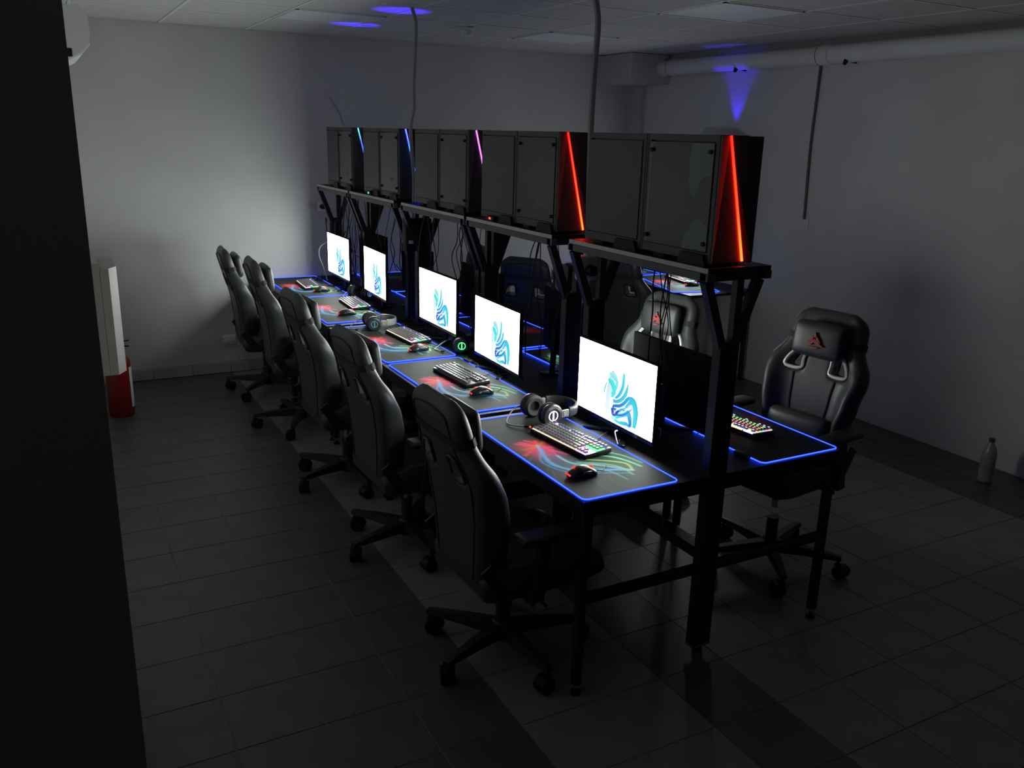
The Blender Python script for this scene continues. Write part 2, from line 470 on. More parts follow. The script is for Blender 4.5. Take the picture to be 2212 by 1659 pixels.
# ================================================================== DESKS WITH OVERHEAD RACKS
DX0, DX1, DZ = 1.482, 2.69, .75
XM = 2.08
def desk(y0, y1, label, s0, s1, posts=None):
    t = thing('gaming_desk', label, 'desk', (XM, (y0+y1)/2, 0), 0, 'black double-sided gaming desks in one row')
    L = y1-y0; h = L/2; cy = (y0+y1)/2
    obj('tabletop', bx(NB(), DX0-XM, DX1-XM, -h, h, DZ-.022, DZ, .002, 1), 'desk', t)
    ap = NB()
    for x in (DX0-XM+.02, DX1-XM-.02): bx(ap, x-.015, x+.015, -h+.03, h-.03, DZ-.062, DZ-.0225)
    for y in (-h+.02, h-.02): bx(ap, DX0-XM+.005, DX1-XM-.005, y-.015, y+.015, DZ-.0625, DZ-.0225)
    obj('frame_rail', ap, 'steel', t)
    for x in (DX0-XM+.02, DX1-XM-.02):
        for y in (-h+.02, h-.02):
            lg = obj('leg', bx(NB(), x-.0155, x+.0155, y-.0155, y+.0155, .035, DZ-.0225, .002, 1), 'steel', t)
            f = NB(); lathe(f, [(0, 0), (.02, 0), (.02, .008), (.006, .012), (.006, .036)], 14, Matrix.Translation((x, y, 0))); obj('levelling_foot', f, 'black', lg)
            f = NB(); bx(f, x-.0165, x+.0165, y-.0165, y+.0165, .033, .040); obj('leg_cap', f, 'metal', lg)
    for y in (-h+.02, h-.02):
        st = NB(); bx(st, DX0-XM+.03, DX1-XM-.03, y-.014, y+.014, .358, .392, .002, 1); obj('stretcher', st, 'steel', t)
    a0, a1 = s0-cy, s1-cy
    lb_ = NB(); bx(lb_, -.03, .03, a0+.04, a1-.04, .385, .43, .002, 1); obj('centre_beam', lb_, 'steel', t)
    for y in (a0+.03, a1-.03):
        po = obj('post', bx(NB(), -.043, .043, y-.022, y+.022, .03, 1.24, .002, 1), 'steel', t)
        f = NB(); bx(f, -.045, .045, y-.024, y+.024, .026, .034); obj('post_cap', f, 'metal', po)
        f = NB(); cyl(f, (0, y, 0), (0, y, .028), .02); obj('levelling_foot', f, 'black', po)
        for s in (-1, 1):
            b = NB(); beam(b, (s*.022, y, 1.20), (s*.118, y, 1.455), .032, .03); obj('rack_arm', b, 'steel', t)
        b = NB(); bx(b, .012, .042, y-.014, y+.014, 1.22, 1.462); obj('rack_strut', b, 'steel', t)
        b = NB(); bx(b, -.134, .155, y-.016, y+.016, 1.455, 1.484, .002, 1); obj('rack_crossbar', b, 'steel', t)
    for x in (-.119, .14):
        b = NB(); bx(b, x-.015, x+.015, a0+.004, a1-.004, 1.4555, 1.4845, .002, 1); obj('rack_rail', b, 'steelg', t)
    sh = obj('shelf_board', bx(NB(), -.130, .152, a0+.008, a1-.012, 1.485, 1.501), 'desk', t)
    obj('board_edge', bx(NB(), -.1325, -.130, a0+.008, a1-.012, 1.485, 1.501), 'chip', sh, label='raw grey board edge')
    return t
UN = [(2.190, 3.125, 2.204, 3.10), (3.165, 4.108, 3.225, 4.105), (4.112, 5.062, 4.120, 5.035), (5.102, 6.045, 5.146, 6.035), (6.05, 6.985, 6.05, 6.83)]
DL = ['black steel gaming desk at the near end of the row',
      'second black steel gaming desk from the near end of the row',
      'middle black steel gaming desk of the row',
      'fourth black steel gaming desk from the near end of the row',
      'black steel gaming desk standing against the end wall']
for (a, b, c, d), lab in zip(UN, DL): desk(a, b, lab, c, d)

# ================================================================== PC CASES
CWX, CDY, CHZ = .182, .385, .432
def make_case(bar, film=False, plain=False):
    """base centre at origin; front (with the light bar) faces -Y, display side faces -X"""
    t = thing('pc_case', 'x', 'computer', group='computer cases on the overhead shelves')
    hx, hy, H = CWX/2, CDY/2, CHZ
    b = NB(); bx(b, -hx+.012, hx, -hy+.008, hy, .018, H-.006, .003, 1); obj('chassis', b, 'case', t)
    fr = NB()
    for z0, z1 in ((.016, .046), (H-.022, H)): bx(fr, -hx, -hx+.014, -hy+.004, hy-.002, z0, z1)
    for y0, y1 in ((-hy+.004, -hy+.022), (hy-.014, hy-.002)): bx(fr, -hx+.0005, -hx+.0135, y0, y1, .04, H-.015)
    obj('side_frame', fr, 'casef', t)
    pn = obj('side_panel', bx(NB(), -hx-.003, -hx+.002, -hy+.024, hy-.016, .048, H-.026, .001, 1), 'paneld' if plain else 'glass', t)
    if not plain:
        for y in (-hy+.038, hy-.030):
            for z in (.075, H-.055):
                s = NB(); cyl(s, (-hx-.012, y, z), (-hx-.002, y, z), .0075, None, 12); obj('thumb_screw', s, 'black', pn)
        f = NB(); bx(f, -hx-.0036, -hx-.0030, -.075, -.015, .115, .135); obj('sticker', f, 'sticker', pn)
    if film:
        def patch(pts):
            m4 = Matrix(((0, 0, -1, -hx-.0030), (-1, 0, 0, 0), (0, 1, 0, 0), (0, 0, 0, 1)))   # (a,b) -> y=-a (a grows towards the front), z=b
            obj('film_patch', prism(NB(), pts, .0005, m4), 'film', pn)
        z1 = H-.028; e = hy-.026
        patch([(e, z1), (.055, z1), (.048, z1-.05), (.052, z1-.13), (.065, z1-.165), (.085, z1-.185), (.10, z1-.155), (.115, z1-.115), (e, z1-.10)])
        patch([(.04, .05), (e, .05), (e, .13), (.13, .15), (.10, .155), (.075, .135), (.055, .105), (.045, .085)])
        patch([(-hy+.018, .05), (-hy+.030, .05), (-hy+.030, z1-.02), (-hy+.045, z1), (-hy+.018, z1)])
    # front: two leaves sloping into a diagonal valley, the light bar lies in the valley; slope added so the panel catches its light
    x0, x1, z0, z1 = -.045, .054, .012, H-.002
    yf, yv, yb = -hy-.006, -hy+.007, -hy+.012
    for a in (-1, 1):
        xe = a*(hx-.002); ft = NB()
        fr_ = [ft.verts.new(p) for p in ((xe, yf, z0), (xe, yf, z1), (x0, yv, z1), (x1, yv, z0))]
        bk_ = [ft.verts.new(p) for p in ((xe, yb, z0), (xe, yb, z1), (x0, yb, z1), (x1, yb, z0))]
        ft.faces.new(fr_); ft.faces.new(bk_[::-1])
        for q in range(4): ft.faces.new((fr_[q], bk_[q], bk_[(q+1) % 4], fr_[(q+1) % 4]))
        obj('front_panel', ft, 'casev', t)
    obj('light_bar', tube(NB(), [(x0, yv-.002, z1), (x1, yv-.002, z0+.004)], .0042, 8), BAR[bar], t)
    # top grille with slats
    tp = NB()
    for k in range(9): bx(tp, -hx+.025, hx-.012, -hy+.05+k*.034, -hy+.066+k*.034, H-.006, H)
    obj('top_grille', tp, 'casef', t)
    # feet
    for y in (-.105, .105):
        fo = NB()
        prism(fo, [(-.075, 0), (.075, 0), (.058, .040), (-.058, .040)], .022, Matrix(((0, 0, 1, -hx-.014), (1, 0, 0, y), (0, 1, 0, 0), (0, 0, 0, 1)))) if y < 0 else bx(fo, -hx+.01, hx-.01, y-.03, y+.03, 0, .02)
        obj('foot', fo, 'black', t)
    bx_ = NB(); bx(bx_, -hx+.02, hx-.02, -.15, -.09, 0, .019); obj('foot', bx_, 'black', t)
    return t
SZ = 1.501
CF = [2.232, 3.243, 4.133, 5.115, 6.012]
bars = ['red', 'red', 'magenta', 'blue', 'cyan']
cn = ['nearest black PC case, bright red diagonal light bar on its front',
      'black PC case with a red diagonal light bar above the second desk',
      'black PC case with a magenta diagonal light bar above the middle desk',
      'black PC case with a blue diagonal light bar above the fourth desk',
      'black PC case with a cyan diagonal light bar on the farthest shelf']
cb = ['plain-sided PC case behind the nearest case with peeling film', 'plain-sided PC case behind the red-lit case of the second desk',
      'plain-sided PC case behind the magenta-lit case', 'plain-sided PC case behind the blue-lit case', 'plain-sided PC case at the far end of the shelves against the end wall']
proto_plain = make_case('off', plain=True); upl = []
SYS = [1., .94, .93, .85, .765]
for k in range(5):
    c_ = make_case(bars[k], film=(k == 0))
    sy = SYS[k]
    c_.location = (1.975+CWX/2, CF[k]+CDY*sy/2+.004, SZ); c_['label'] = cn[k]; c_.scale.y = sy
    p_ = place(proto_plain, upl, (1.975+CWX/2, CF[k]+CDY*sy*1.5+.013, SZ), 0, cb[k]); p_.scale.y = sy
    if k in (3, 4):
        # the blue fan in the lid shines up onto the ceiling
        ld = bpy.data.lights.new('lid_fan_light', 'SPOT'); ld.color = (.05, .02, 1); ld.energy = 32; ld.spot_size = math.radians(33); ld.spot_blend = .5; ld.shadow_soft_size = .02
        lo = bpy.data.objects.new('lid_fan_light', ld); C.objects.link(lo); lo.parent = c_
        lo.location = (.0, .0, CHZ+.015); lo.rotation_euler = (PI, 0, 0)
        fan = NB(); lathe(fan, [(.012, 0), (.05, 0), (.05, .003), (.012, .003)], 24, Matrix.Translation((0, 0, CHZ-.004))); obj('lid_fan', fan, 'ledblue', c_)

# little devices on the shelf with a status light
def gadget(loc, ledm, label):
    t = thing('network_adapter', label, 'adapter', loc)
    obj('housing', box(NB(), (0, 0, .014), (.034, .075, .028), None, .004), 'black', t)
    obj('status_light', box(NB(), (-.0175, 0, .016), (.004, .016, .010), None, .001, 1), ledm, t)
gadget((1.966, 5.62, SZ), 'ledgreen', 'tiny adapter with a green status light on the far shelf')
gadget((1.966, 3.83, SZ), 'ledred', 'tiny adapter with a red status light below the magenta-lit case')

# ================================================================== MONITORS
def ribbon_art():
    """soft blue ribbons fanning up from the lower edge, flat print on the screen; returns mesh data in screen units (u right 0..1, v up 0..1)"""
    rnd = random.Random(3); V, Fc, Cc = [], [], []
    def rib(ctrl, w0, w1, w2, ca, cb_, layer):
        P = crom([(a, b, 0) for a, b in ctrl], 7); n = len(P); base = len(V)
        for i, p in enumerate(P):
            t_ = i/(n-1)
            a, b = P[max(0, i-1)], P[min(n-1, i+1)]
            d = (b-a); d = Vector((d.x*1.77, d.y, 0)).normalized(); nn = Vector((-d.y/1.77, d.x, 0))
            wd = (w0*(1-t_)**2+2*w1*t_*(1-t_)+w2*t_*t_)*(1.3 if layer > 3 and ca[0] < .9 else 1)
            for s in (-1, 1):
                q = p+nn*wd*s
                V.append((q.x, max(.004, q.y), layer)); k = .5+.5*s
                Cc.append([ca[j]*(1-t_)+cb_[j]*t_*(1-(.25*k if cb_[0] < .9 else 0)) for j in range(3)])
        for i in range(n-1):
            k = base+2*i; Fc.append((k, k+1, k+3, k+2))
    cy, az, dp, pale = (.10, .88, .88), (.06, .42, .95), (.06, .10, .62), (.45, .95, 1.)
    W1 = (.97, 1., 1.)
    # pale ground of the picture
    W2 = (.60, .95, 1.)
    rib([(.44, .02), (.43, .25), (.45, .48), (.50, .70)], .05, .08, .07, W1, W2, 1)
    rib([(.52, .02), (.55, .25), (.60, .48), (.63, .73)], .08, .12, .05, W2, W1, 2)
    rib([(.62, .01), (.70, .15), (.72, .30), (.66, .42)], .10, .12, .06, W1, W2, 3)
    # curling petals
    rib([(.47, .38), (.525, .50), (.525, .61), (.43, .665)], .012, .040, .020, cy, pale, 4)
    rib([(.475, .34), (.505, .44), (.475, .53), (.415, .575)], .010, .065, .012, cy, cy, 5)
    rib([(.382, .24), (.372, .36), (.385, .46), (.405, .52)], .004, .018, .008, az, cy, 6)
    rib([(.49, .30), (.57, .42), (.612, .56), (.617, .74)], .006, .030, .012, az, cy, 7)
    rib([(.49, .27), (.60, .37), (.655, .48), (.675, .62)], .008, .045, .008, az, cy, 8)
    rib([(.49, .20), (.56, .24), (.64, .34), (.71, .46)], .020, .060, .010, dp, cy, 9)
    rib([(.55, .12), (.63, .30), (.74, .42), (.79, .28), (.775, .06)], .012, .062, .030, az, cy, 10)
    rib([(.55, .10), (.65, .23), (.73, .29), (.755, .10)], .010, .030, .012, W1, W1, 11)
    rib([(.54, .08), (.62, .17), (.70, .22), (.735, .05)], .010, .050, .022, cy, az, 12)
    rib([(.55, .06), (.62, .11), (.685, .13), (.70, .035)], .006, .028, .010, W1, W1, 13)
    rib([(.53, .05), (.60, .04), (.68, .07), (.715, .05)], .008, .030, .008, cy, az, 14)
    for k in range(8):      # fine folds through the middle
        q = k/7
        rib([(.465+.012*k, .335-.030*k), (.54+.012*k, .345-.026*k), (.61+.010*k, .43-.030*k), (.655+.012*k, .55-.035*k)], .004, .016, .002,
            (W1, az, W1, dp)[k % 4], (W1, cy, W1, az)[k % 4], 15+k)
    rib([(.485, .20), (.50, .14), (.53, .13), (.58, .20)], .016, .040, .006, dp, dp, 24)
    for k in range(3): rib([(.505+.012*k, .125), (.55, .19+.01*k), (.60, .245), (.66, .31-.012*k)], .002, .006, .002, W1, W1, 25+k)
    rib([(.715, .06), (.73, .10), (.725, .14), (.70, .17)], .006, .016, .003, dp, az, 29)
    return V, Fc, Cc
art = ribbon_art()
def art_mesh(Wm, Hm, zb, xs):
    V, Fc, Cc = art
    me = bpy.data.meshes.new('wallpaper')
    me.from_pydata([(xs-.00002*l, Wm/2-u*Wm, zb+v*Hm) for u, v, l in V], [], Fc)
    at = me.color_attributes.new('Col', 'FLOAT_COLOR', 'POINT')
    for i, c in enumerate(Cc): at.data[i].color = (*c, 1)
    me.materials.append(MT['wallp'])
    return me
def make_monitor(on, Wm=.526, Hm=.297):
    """screen faces -X; origin on the desk below the stand"""
    t = thing('monitor', 'x', 'monitor', group='monitors on the gaming desks')
    zb = .058
    b = NB(); box(b, (.008, 0, zb+Hm/2-.004), (.018, Wm+.012, Hm+.022), None, .003, 2); obj('housing', b, 'matte', t)
    b = NB(); box(b, (.026, 0, zb+Hm/2-.03), (.026, Wm*.62, Hm*.55), None, .010, 2); obj('rear_cover', b, 'matte', t)
    b = NB(); bx(b, -.0035, .0, -Wm/2-.006, Wm/2+.006, zb-.015, zb-.001); obj('chin', b, 'blackg', t)
    s = NB(); q = [s.verts.new((-.0015, y, z)) for y, z in ((Wm/2, zb), (-Wm/2, zb), (-Wm/2, zb+Hm), (Wm/2, zb+Hm))]; s.faces.new(q)
    so = obj('screen', s, 'screen' if on else 'screenoff', t)
    if on:
        obj('wallpaper', art_mesh(Wm, Hm, zb, -.0019), None, so, label='blue ribbon picture on the lit screen')
    n_ = NB(); beam(n_, (.055, 0, .006), (.045, 0, zb+Hm*.42), .016, .05, .003); obj('stand_neck', n_, 'black', t)
    ft = NB()
    for sgn in (-1, 1): beam(ft, (.06, 0, .006), (-.048, sgn*.135, .006), .010, .026, .002)
    beam(ft, (.05, 0, .0065), (.115, 0, .0065), .010, .05, .002)
    obj('stand_foot', ft, 'blackg', t)
    return t
LM = [(1.952, 2.708, .752, 0, 1.), (1.952, 3.742, .752, -.03, .965), (1.952, 4.482, .790, 0, .985), (1.952, 5.535, .790, -.04, .90), (1.952, 6.345, .795, 0, .99)]
mlab = ['nearest lit monitor of the left row, its screen white with blue ribbons', 'second lit monitor from the near end of the left row',
        'middle lit monitor of the left row', 'fourth lit monitor from the near end of the left row', 'farthest lit monitor, next to the end wall']
protoM = make_monitor(True); um = []
for (x, y, z, ry, sw), lab in zip(LM, mlab):
    o = place(protoM, um, (x, y, DZ+.0005), ry, lab); o.scale = (1, sw, 1)
    dz = z-DZ
    if dz > .01:        # stand raised on its neck
        for ch in o.children:
            if not ch.name.startswith(('stand_foot', 'stand_neck')): ch.location.z += dz
        for ch in o.children:
            if ch.name.startswith('stand_neck'): ch.scale.z = 1+dz/.18
protoOff = make_monitor(False); uo = []
RM = [(2.262, 2.725, 'nearest switched-off monitor seen from behind, facing the right side', True), (2.262, 3.60, 'second right-side monitor seen from behind', False),
      (2.262, 4.52, 'middle right-side monitor seen from behind', True), (2.262, 5.52, 'fourth right-side monitor seen from behind', True), (2.262, 6.38, 'farthest right-side monitor seen from behind', True)]
for x, y, lab, off in RM:
    zz = -.012 if y < 3 else .045
    if off: o = place(protoOff, uo, (x, y, DZ+.0005), PI, lab, 'monitors on the right side of the desks')
    else: o = place(protoM, um, (x, y, DZ+.0005), PI-.2, lab, 'monitors on the right side of the desks')
    for ch in o.children:
        if not ch.name.startswith(('stand_foot', 'stand_neck')): ch.location.z = zz
        elif ch.name.startswith('stand_neck'): ch.scale.z = 1.25 if zz > 0 else 1.
        else: ch.location.z = 0

# ================================================================== MOUSE PADS
PLn, PWd = .89, .40
def pad_print(nu=200, nv=90):
    uu, vv = np.meshgrid(np.linspace(0, 1, nu+1), np.linspace(0, 1, nv+1), indexing='ij')
    X, Y = uu*2.225, vv
    col = np.zeros((nu+1, nv+1, 3)); col[:] = (.022, .027, .026)
    rs = np.random.RandomState(4)
    def line(pts, wd, c, a=1.):
        P = np.array([(p.x, p.y) for p in crom([(x*2.225, y, 0) for x, y in pts], 14)])
        d = np.full(X.shape, 9.)
        for i in range(len(P)-1):
            A, B = P[i], P[i+1]; AB = B-A; L = max(1e-9, AB@AB)
            t_ = np.clip(((X-A[0])*AB[0]+(Y-A[1])*AB[1])/L, 0, 1)
            d = np.minimum(d, np.hypot(X-A[0]-t_*AB[0], Y-A[1]-t_*AB[1]))
        k = np.exp(-(d/wd)**2)*a
        for j in range(3): col[..., j] = col[..., j]*(1-k)+c[j]*k
    def blob(u, v, rx, ry, c, a):
        k = np.exp(-((uu-u)/rx)**2-((vv-v)/ry)**2)*a
        for j in range(3): col[..., j] = col[..., j]*(1-k)+c[j]*k
    red, pink, blue, cyan, green, lime = (.80, .06, .05), (.80, .07, .18), (.08, .32, .75), (.10, .55, .70), (.15, .58, .30), (.40, .62, .14)
    blob(.42, .26, .055, .16, red, .75); blob(.50, .24, .07, .13, pink, .75); blob(.60, .24, .09, .12, (.07, .12, .25), .55)
    blob(.72, .40, .08, .2, (.04, .12, .14), .6); blob(.78, .72, .09, .2, (.05, .13, .08), .6)
    for p, c in (([(.36, .34), (.42, .28), (.50, .05)], red), ([(.34, .25), (.40, .33), (.50, .34)], red), ([(.36, .12), (.41, .24), (.46, .40)], pink), ([(.38, .42), (.42, .30), (.44, .12)], (.5, .16, .05)), ([(.35, .18), (.44, .30), (.56, .44)], pink)):
        line(p, .020, c, .8)
    line([(.41, .30), (.54, .21), (.65, .19), (.74, .30), (.79, .59), (.83, .77)], .016, (.22, .40, .55), .9)
    line([(.46, .28), (.62, .16), (.71, .25), (.76, .42), (.80, .70)], .016, blue, .9)
    line([(.45, .40), (.56, .33), (.66, .36), (.72, .55), (.83, .78)], .014, pink, .6)
    line([(.56, .33), (.66, .36), (.72, .55), (.83, .78)], .014, cyan, .8)
    line([(.50, .22), (.60, .11), (.72, .18), (.79, .42), (.85, .70)], .011, blue, .7)
    line([(.60, .60), (.66, .78), (.72, .86), (.81, .91)], .014, green, .9)
    line([(.64, .50), (.70, .70), (.76, .82), (.83, .78)], .013, lime, .8)
    line([(.66, .42), (.73, .64), (.79, .72), (.87, .72)], .012, green, .8)
    line([(.68, .36), (.76, .52), (.82, .58), (.90, .60)], .010, cyan, .7)
    line([(.60, .82), (.68, .92), (.78, .97)], .010, green, .6)
    for k in range(9):
        a, b = rs.uniform(.45, .9), rs.uniform(.05, .5)
        line([(a, b), (a+rs.uniform(.05, .16), b+rs.uniform(-.3, .15))], .005, (.16, .22, .30), .35)
    for k in range(5):
        a, b = rs.uniform(.05, .35), rs.uniform(.1, .9)
        line([(a, b), (a+rs.uniform(-.03, .05), b+rs.uniform(-.12, .12))], .004, (.2, .2, .2), .25)
    return col
PC_ = pad_print()
def pad_mesh():
    nu, nv = PC_.shape[0]-1, PC_.shape[1]-1
    me = bpy.data.meshes.new('printed_top')
    vs_, fs = [], []
    for i in range(nu+1):
        for j in range(nv+1): vs_.append(((j/nv-.5)*(PWd-.008), (.5-i/nu)*(PLn-.008), .0042))
    for i in range(nu):
        for j in range(nv):
            a = i*(nv+1)+j; fs.append((a, a+nv+1, a+nv+2, a+1))
    me.from_pydata(vs_, [], fs)
    at = me.color_attributes.new('Col', 'FLOAT_COLOR', 'POINT')
    buf = np.ones((len(vs_), 4), np.float32); buf[:, :3] = PC_.reshape(-1, 3); at.data.foreach_set('color', buf.ravel())
    me.materials.append(MT['print']); me.update()
    return me
def rrect(hx, hy, r, n=6):
    out = []
    for cx, cy, a in ((hx-r, hy-r, 0), (-hx+r, hy-r, PI/2), (-hx+r, -hy+r, PI), (hx-r, -hy+r, 1.5*PI)):
        for k in range(n+1): out.append((cx+r*math.cos(a+k*PI/2/n), cy+r*math.sin(a+k*PI/2/n)))
    return out
def make_pad():
    t = thing('gaming_mouse_pad', 'x', 'mouse pad', group='glowing mouse pads on the desks')
    obj('pad_base', prism(NB(), rrect(PWd/2-.002, PLn/2-.002, .02), .004), 'black', t)
    obj('printed_top', pad_mesh(), None, t)
    ring = NB(); tube(ring, [(x, y, .0038) for x, y in rrect(PWd/2, PLn/2, .022)], .0036, 8, True)
    le = obj('light_edge', ring, 'padled', t, label='glowing blue edge')
    core = NB(); tube(core, [(x, y, .0044) for x, y in rrect(PWd/2, PLn/2, .022)], .0019, 6, True); obj('light_core', core, 'padcore', le)
    ctl = NB(); box(ctl, (PWd/2+.012, PLn/2-.10, .008), (.03, .07, .015), None, .004); obj('light_controller', ctl, 'black', t)
    return t
protoP = make_pad(); up_ = []
PD = [(1.69, 2.645, 0), (1.706, 3.646, 0), (1.712, 4.572, .0), (1.706, 5.61, .0), (1.742, 6.515, .0)]
plab = ['nearest printed mouse pad with a glowing blue edge, left side', 'second printed mouse pad with blue edge from the near end, left side',
        'middle printed mouse pad with blue edge, left side', 'fourth printed mouse pad with blue edge from the near end, left side', 'farthest printed mouse pad with blue edge, by the end wall']
for (x, y, r), lab in zip(PD, plab): place(protoP, up_, (x, y, DZ+.0005), r, lab)
for k, (y, lab) in enumerate(((2.645, 'dark mouse pad with glowing blue edge at the near right end of the desks'), (3.64, 'second blue-edged mouse pad on the right side'),
                  (4.58, 'middle blue-edged mouse pad on the right side'), (5.60, 'fourth blue-edged mouse pad on the right side'), (6.50, 'farthest blue-edged mouse pad on the right side'))):
    place(protoP, up_, (2.488, y, DZ+.0005), PI, lab)

# ================================================================== KEYBOARDS
KU = .0188
KROWS = [  # (depth index, [(start, width)...]) ; row 0 nearest the user
 (0, [(0, 1.25), (1.25, 1.25), (2.5, 1.25), (3.75, 6.25), (10, 1.25), (11.25, 1.25), (12.5, 1.25), (13.75, 1.25), (15.25, 1), (16.25, 1), (17.25, 1)]),
 (1, [(0, 2.25)]+[(2.25+k, 1) for k in range(10)]+[(12.25, 2.75), (16.25, 1)]),
 (2, [(0, 1.75)]+[(1.75+k, 1) for k in range(11)]+[(12.75, 2.25)]),
 (3, [(0, 1.5)]+[(1.5+k, 1) for k in range(12)]+[(13.5, 1.5)]+[(15.25+k, 1) for k in range(3)]),
 (4, [(k, 1) for k in range(13)]+[(13, 2)]+[(15.25+k, 1) for k in range(3)]),
 (5.25, [(0, 1)]+[(2+k, 1) for k in range(4)]+[(6.5+k, 1) for k in range(4)]+[(11+k, 1) for k in range(4)]+[(15.25+k, 1) for k in range(3)]),
]
KW, KD = 18.25*KU, 6.25*KU
kmesh = {}
def key_bm(bm, cx, cy, wd, z):
    a, b = wd*KU/2-.0015, KU/2-.0020
    lo = [bm.verts.new((cx+sx*b, cy+sy*a, z)) for sx, sy in ((-1, -1), (1, -1), (1, 1), (-1, 1))]
    hi = [bm.verts.new((cx+sx*(b-.0020)+.0006, cy+sy*(a-.0022), z+.0072)) for sx, sy in ((-1, -1), (1, -1), (1, 1), (-1, 1))]
    zm = z+.0040                                     # clear skirt below, dark cap above
    mi = [bm.verts.new(l_.co.lerp(h_.co, .55)) for l_, h_ in zip(lo, hi)]
    bm.faces.new(lo[::-1]); bm.faces.new(hi)
    for i in range(4):
        bm.faces.new((lo[i], lo[(i+1) % 4], mi[(i+1) % 4], mi[i])).material_index = 1
        bm.faces.new((mi[i], mi[(i+1) % 4], hi[(i+1) % 4], hi[i]))
    return bm
def glow_of(ri, s0, glow):
    if not glow: return 'key'
    if s0 >= 15 and ri in (3, 4): return 'kbs_nav'
    if s0 >= 15 and ri in (0, 1): return 'kbs_arr'
    return 'kbs_r%d' % ri
def make_keyboard(single, glow=True, legends=False):
    """user looks along +X; long side along Y (left end at +Y)"""
    t = thing('keyboard', 'x', 'keyboard', group='mechanical keyboards on the desks')
    tilt = .06
    b = NB(); box(b, (0, 0, .010), (KD+.014, KW+.014, .018), Euler((0, -tilt, 0)), .004, 2); ob = obj('case_bottom', b, 'black', t)
    pl = NB(); box(pl, (0, 0, .0200), (KD+.010, KW+.010, .002), Euler((0, -tilt, 0))); obj('top_plate', pl, 'kbplate', t)
    Rt = Matrix.Rotation(-tilt, 4, 'Y')
    names = ['kb_r0', 'kb_r1', 'kb_r2', 'kb_r3', 'kb_r4', 'kb_r5']
    for ri, (row, keys) in enumerate(KROWS):
        xr = -KD/2+(row+.5)*KU
        # glowing strip of the plate under the row
        if glow:
            st = NB(); box(st, Rt @ Vector((xr, KW/2-7.5*KU, .0216)), (KU*1.0, 15*KU, .0010), Euler((0, -tilt, 0)))
            obj('row_glow', st, names[ri], t)
        jb = NB()
        for s0, wd in keys:
            cy = KW/2-(s0+wd/2)*KU
            if single:
                gk = (wd, glow_of(ri, s0, glow))
                if gk not in kmesh:
                    kmesh[gk] = mesh_of('key', key_bm(NB(), 0, 0, wd, 0), 'key'); kmesh[gk].materials.append(MT[gk[1]])
                k = obj('key', kmesh[gk], None, t, loc=Rt @ Vector((xr, cy, .0240))); k.rotation_euler = (0, -tilt, 0)
            else: key_bm(jb, xr, cy, wd, .0240)
            if legends:
                lg = NB(); box(lg, Rt @ Vector((xr+.002, cy, .0328)), (.006, .0075*min(wd, 1.6), .0006), Euler((0, -tilt, 0)))
                obj('legend', lg, ['ledpink', 'kb_nav', 'kb_r4', 'kb_r1', 'kb_r1', 'ledpink'][ri] if ri else 'kb_r5', t)
        if not single:
            for v_ in jb.verts: v_.co = Rt @ v_.co
            kr_ = obj('key_row', jb, 'key', t); kr_['kind'] = 'stuff'; kr_.data.materials.append(MT[glow_of(ri, 0, glow)])
        else: jb.free()
    if glow:
        for nm, mt, xa, xb in (('nav_glow', 'kb_nav', 2.9, 5.1), ('arrow_glow', 'kb_arr', -.05, 2.0)):
            st = NB(); box(st, Rt @ Vector((-KD/2+(xa+xb)/2*KU, KW/2-16.75*KU, .0217)), ((xb-xa)*KU, 3.1*KU, .0010), Euler((0, -tilt, 0))); obj(nm, st, mt, t)
    if legends:
        for q, (ya, yb2, mt) in enumerate(((.16, .05, 'ledblue'), (.05, -.01, 'kb_r1'), (-.01, -.05, 'ledblue'), (-.05, -.12, 'kb_r4'), (-.12, -.175, 'ledpink'))):
            ed = NB(); box(ed, Rt @ Vector((KD/2+.0055, -(ya+yb2)/2, .018)), (.002, abs(ya-yb2)-.006, .009), Euler((0, -tilt, 0))); obj('edge_light', ed, mt, t)
    for s in (-1, 1):
        f = NB(); box(f, (KD/2-.012, s*(KW/2-.03), .002), (.012, .03, .010), None, .001, 1); obj('foot', f, 'black', t)
    obj('cord', tube(NB(), crom([(KD/2, -.03, .012), (KD/2+.05, -.035, .006), (KD/2+.10, -.01, .0052), (KD/2+.16, .02, .0052)]), .0022, 6), 'cable', t)
    return t
kz = DZ+.0047
def setk(o, x, y, r, lab): o.location = (x, y, kz); o.rotation_euler = (0, 0, r); o['label'] = lab
k5 = make_keyboard(True); setk(k5, 1.742, 2.695, .10, 'rainbow-lit mechanical keyboard on the nearest left mouse pad')
k4 = make_keyboard(True, False); setk(k4, 1.745, 3.715, .05, 'mechanical keyboard on the second left mouse pad, keys unlit')
kf = make_keyboard(False)
setk(kf, 1.822, 4.61, .06, 'rainbow-lit keyboard on the middle left mouse pad')
k2 = copy_tree(kf); setk(k2, 1.848, 5.665, -.05, 'rainbow-lit keyboard on the fourth left mouse pad')
k1 = copy_tree(kf); setk(k1, 1.765, 6.51, -.06, 'rainbow-lit keyboard on the farthest left mouse pad')
kr = make_keyboard(False, True, True); setk(kr, 2.488, 2.60, PI+.10, 'brightly glowing keyboard on the dark pad at the near right end')
kr4 = copy_tree(kf); setk(kr4, 2.47, 3.62, PI, 'rainbow-lit keyboard on the second right mouse pad')

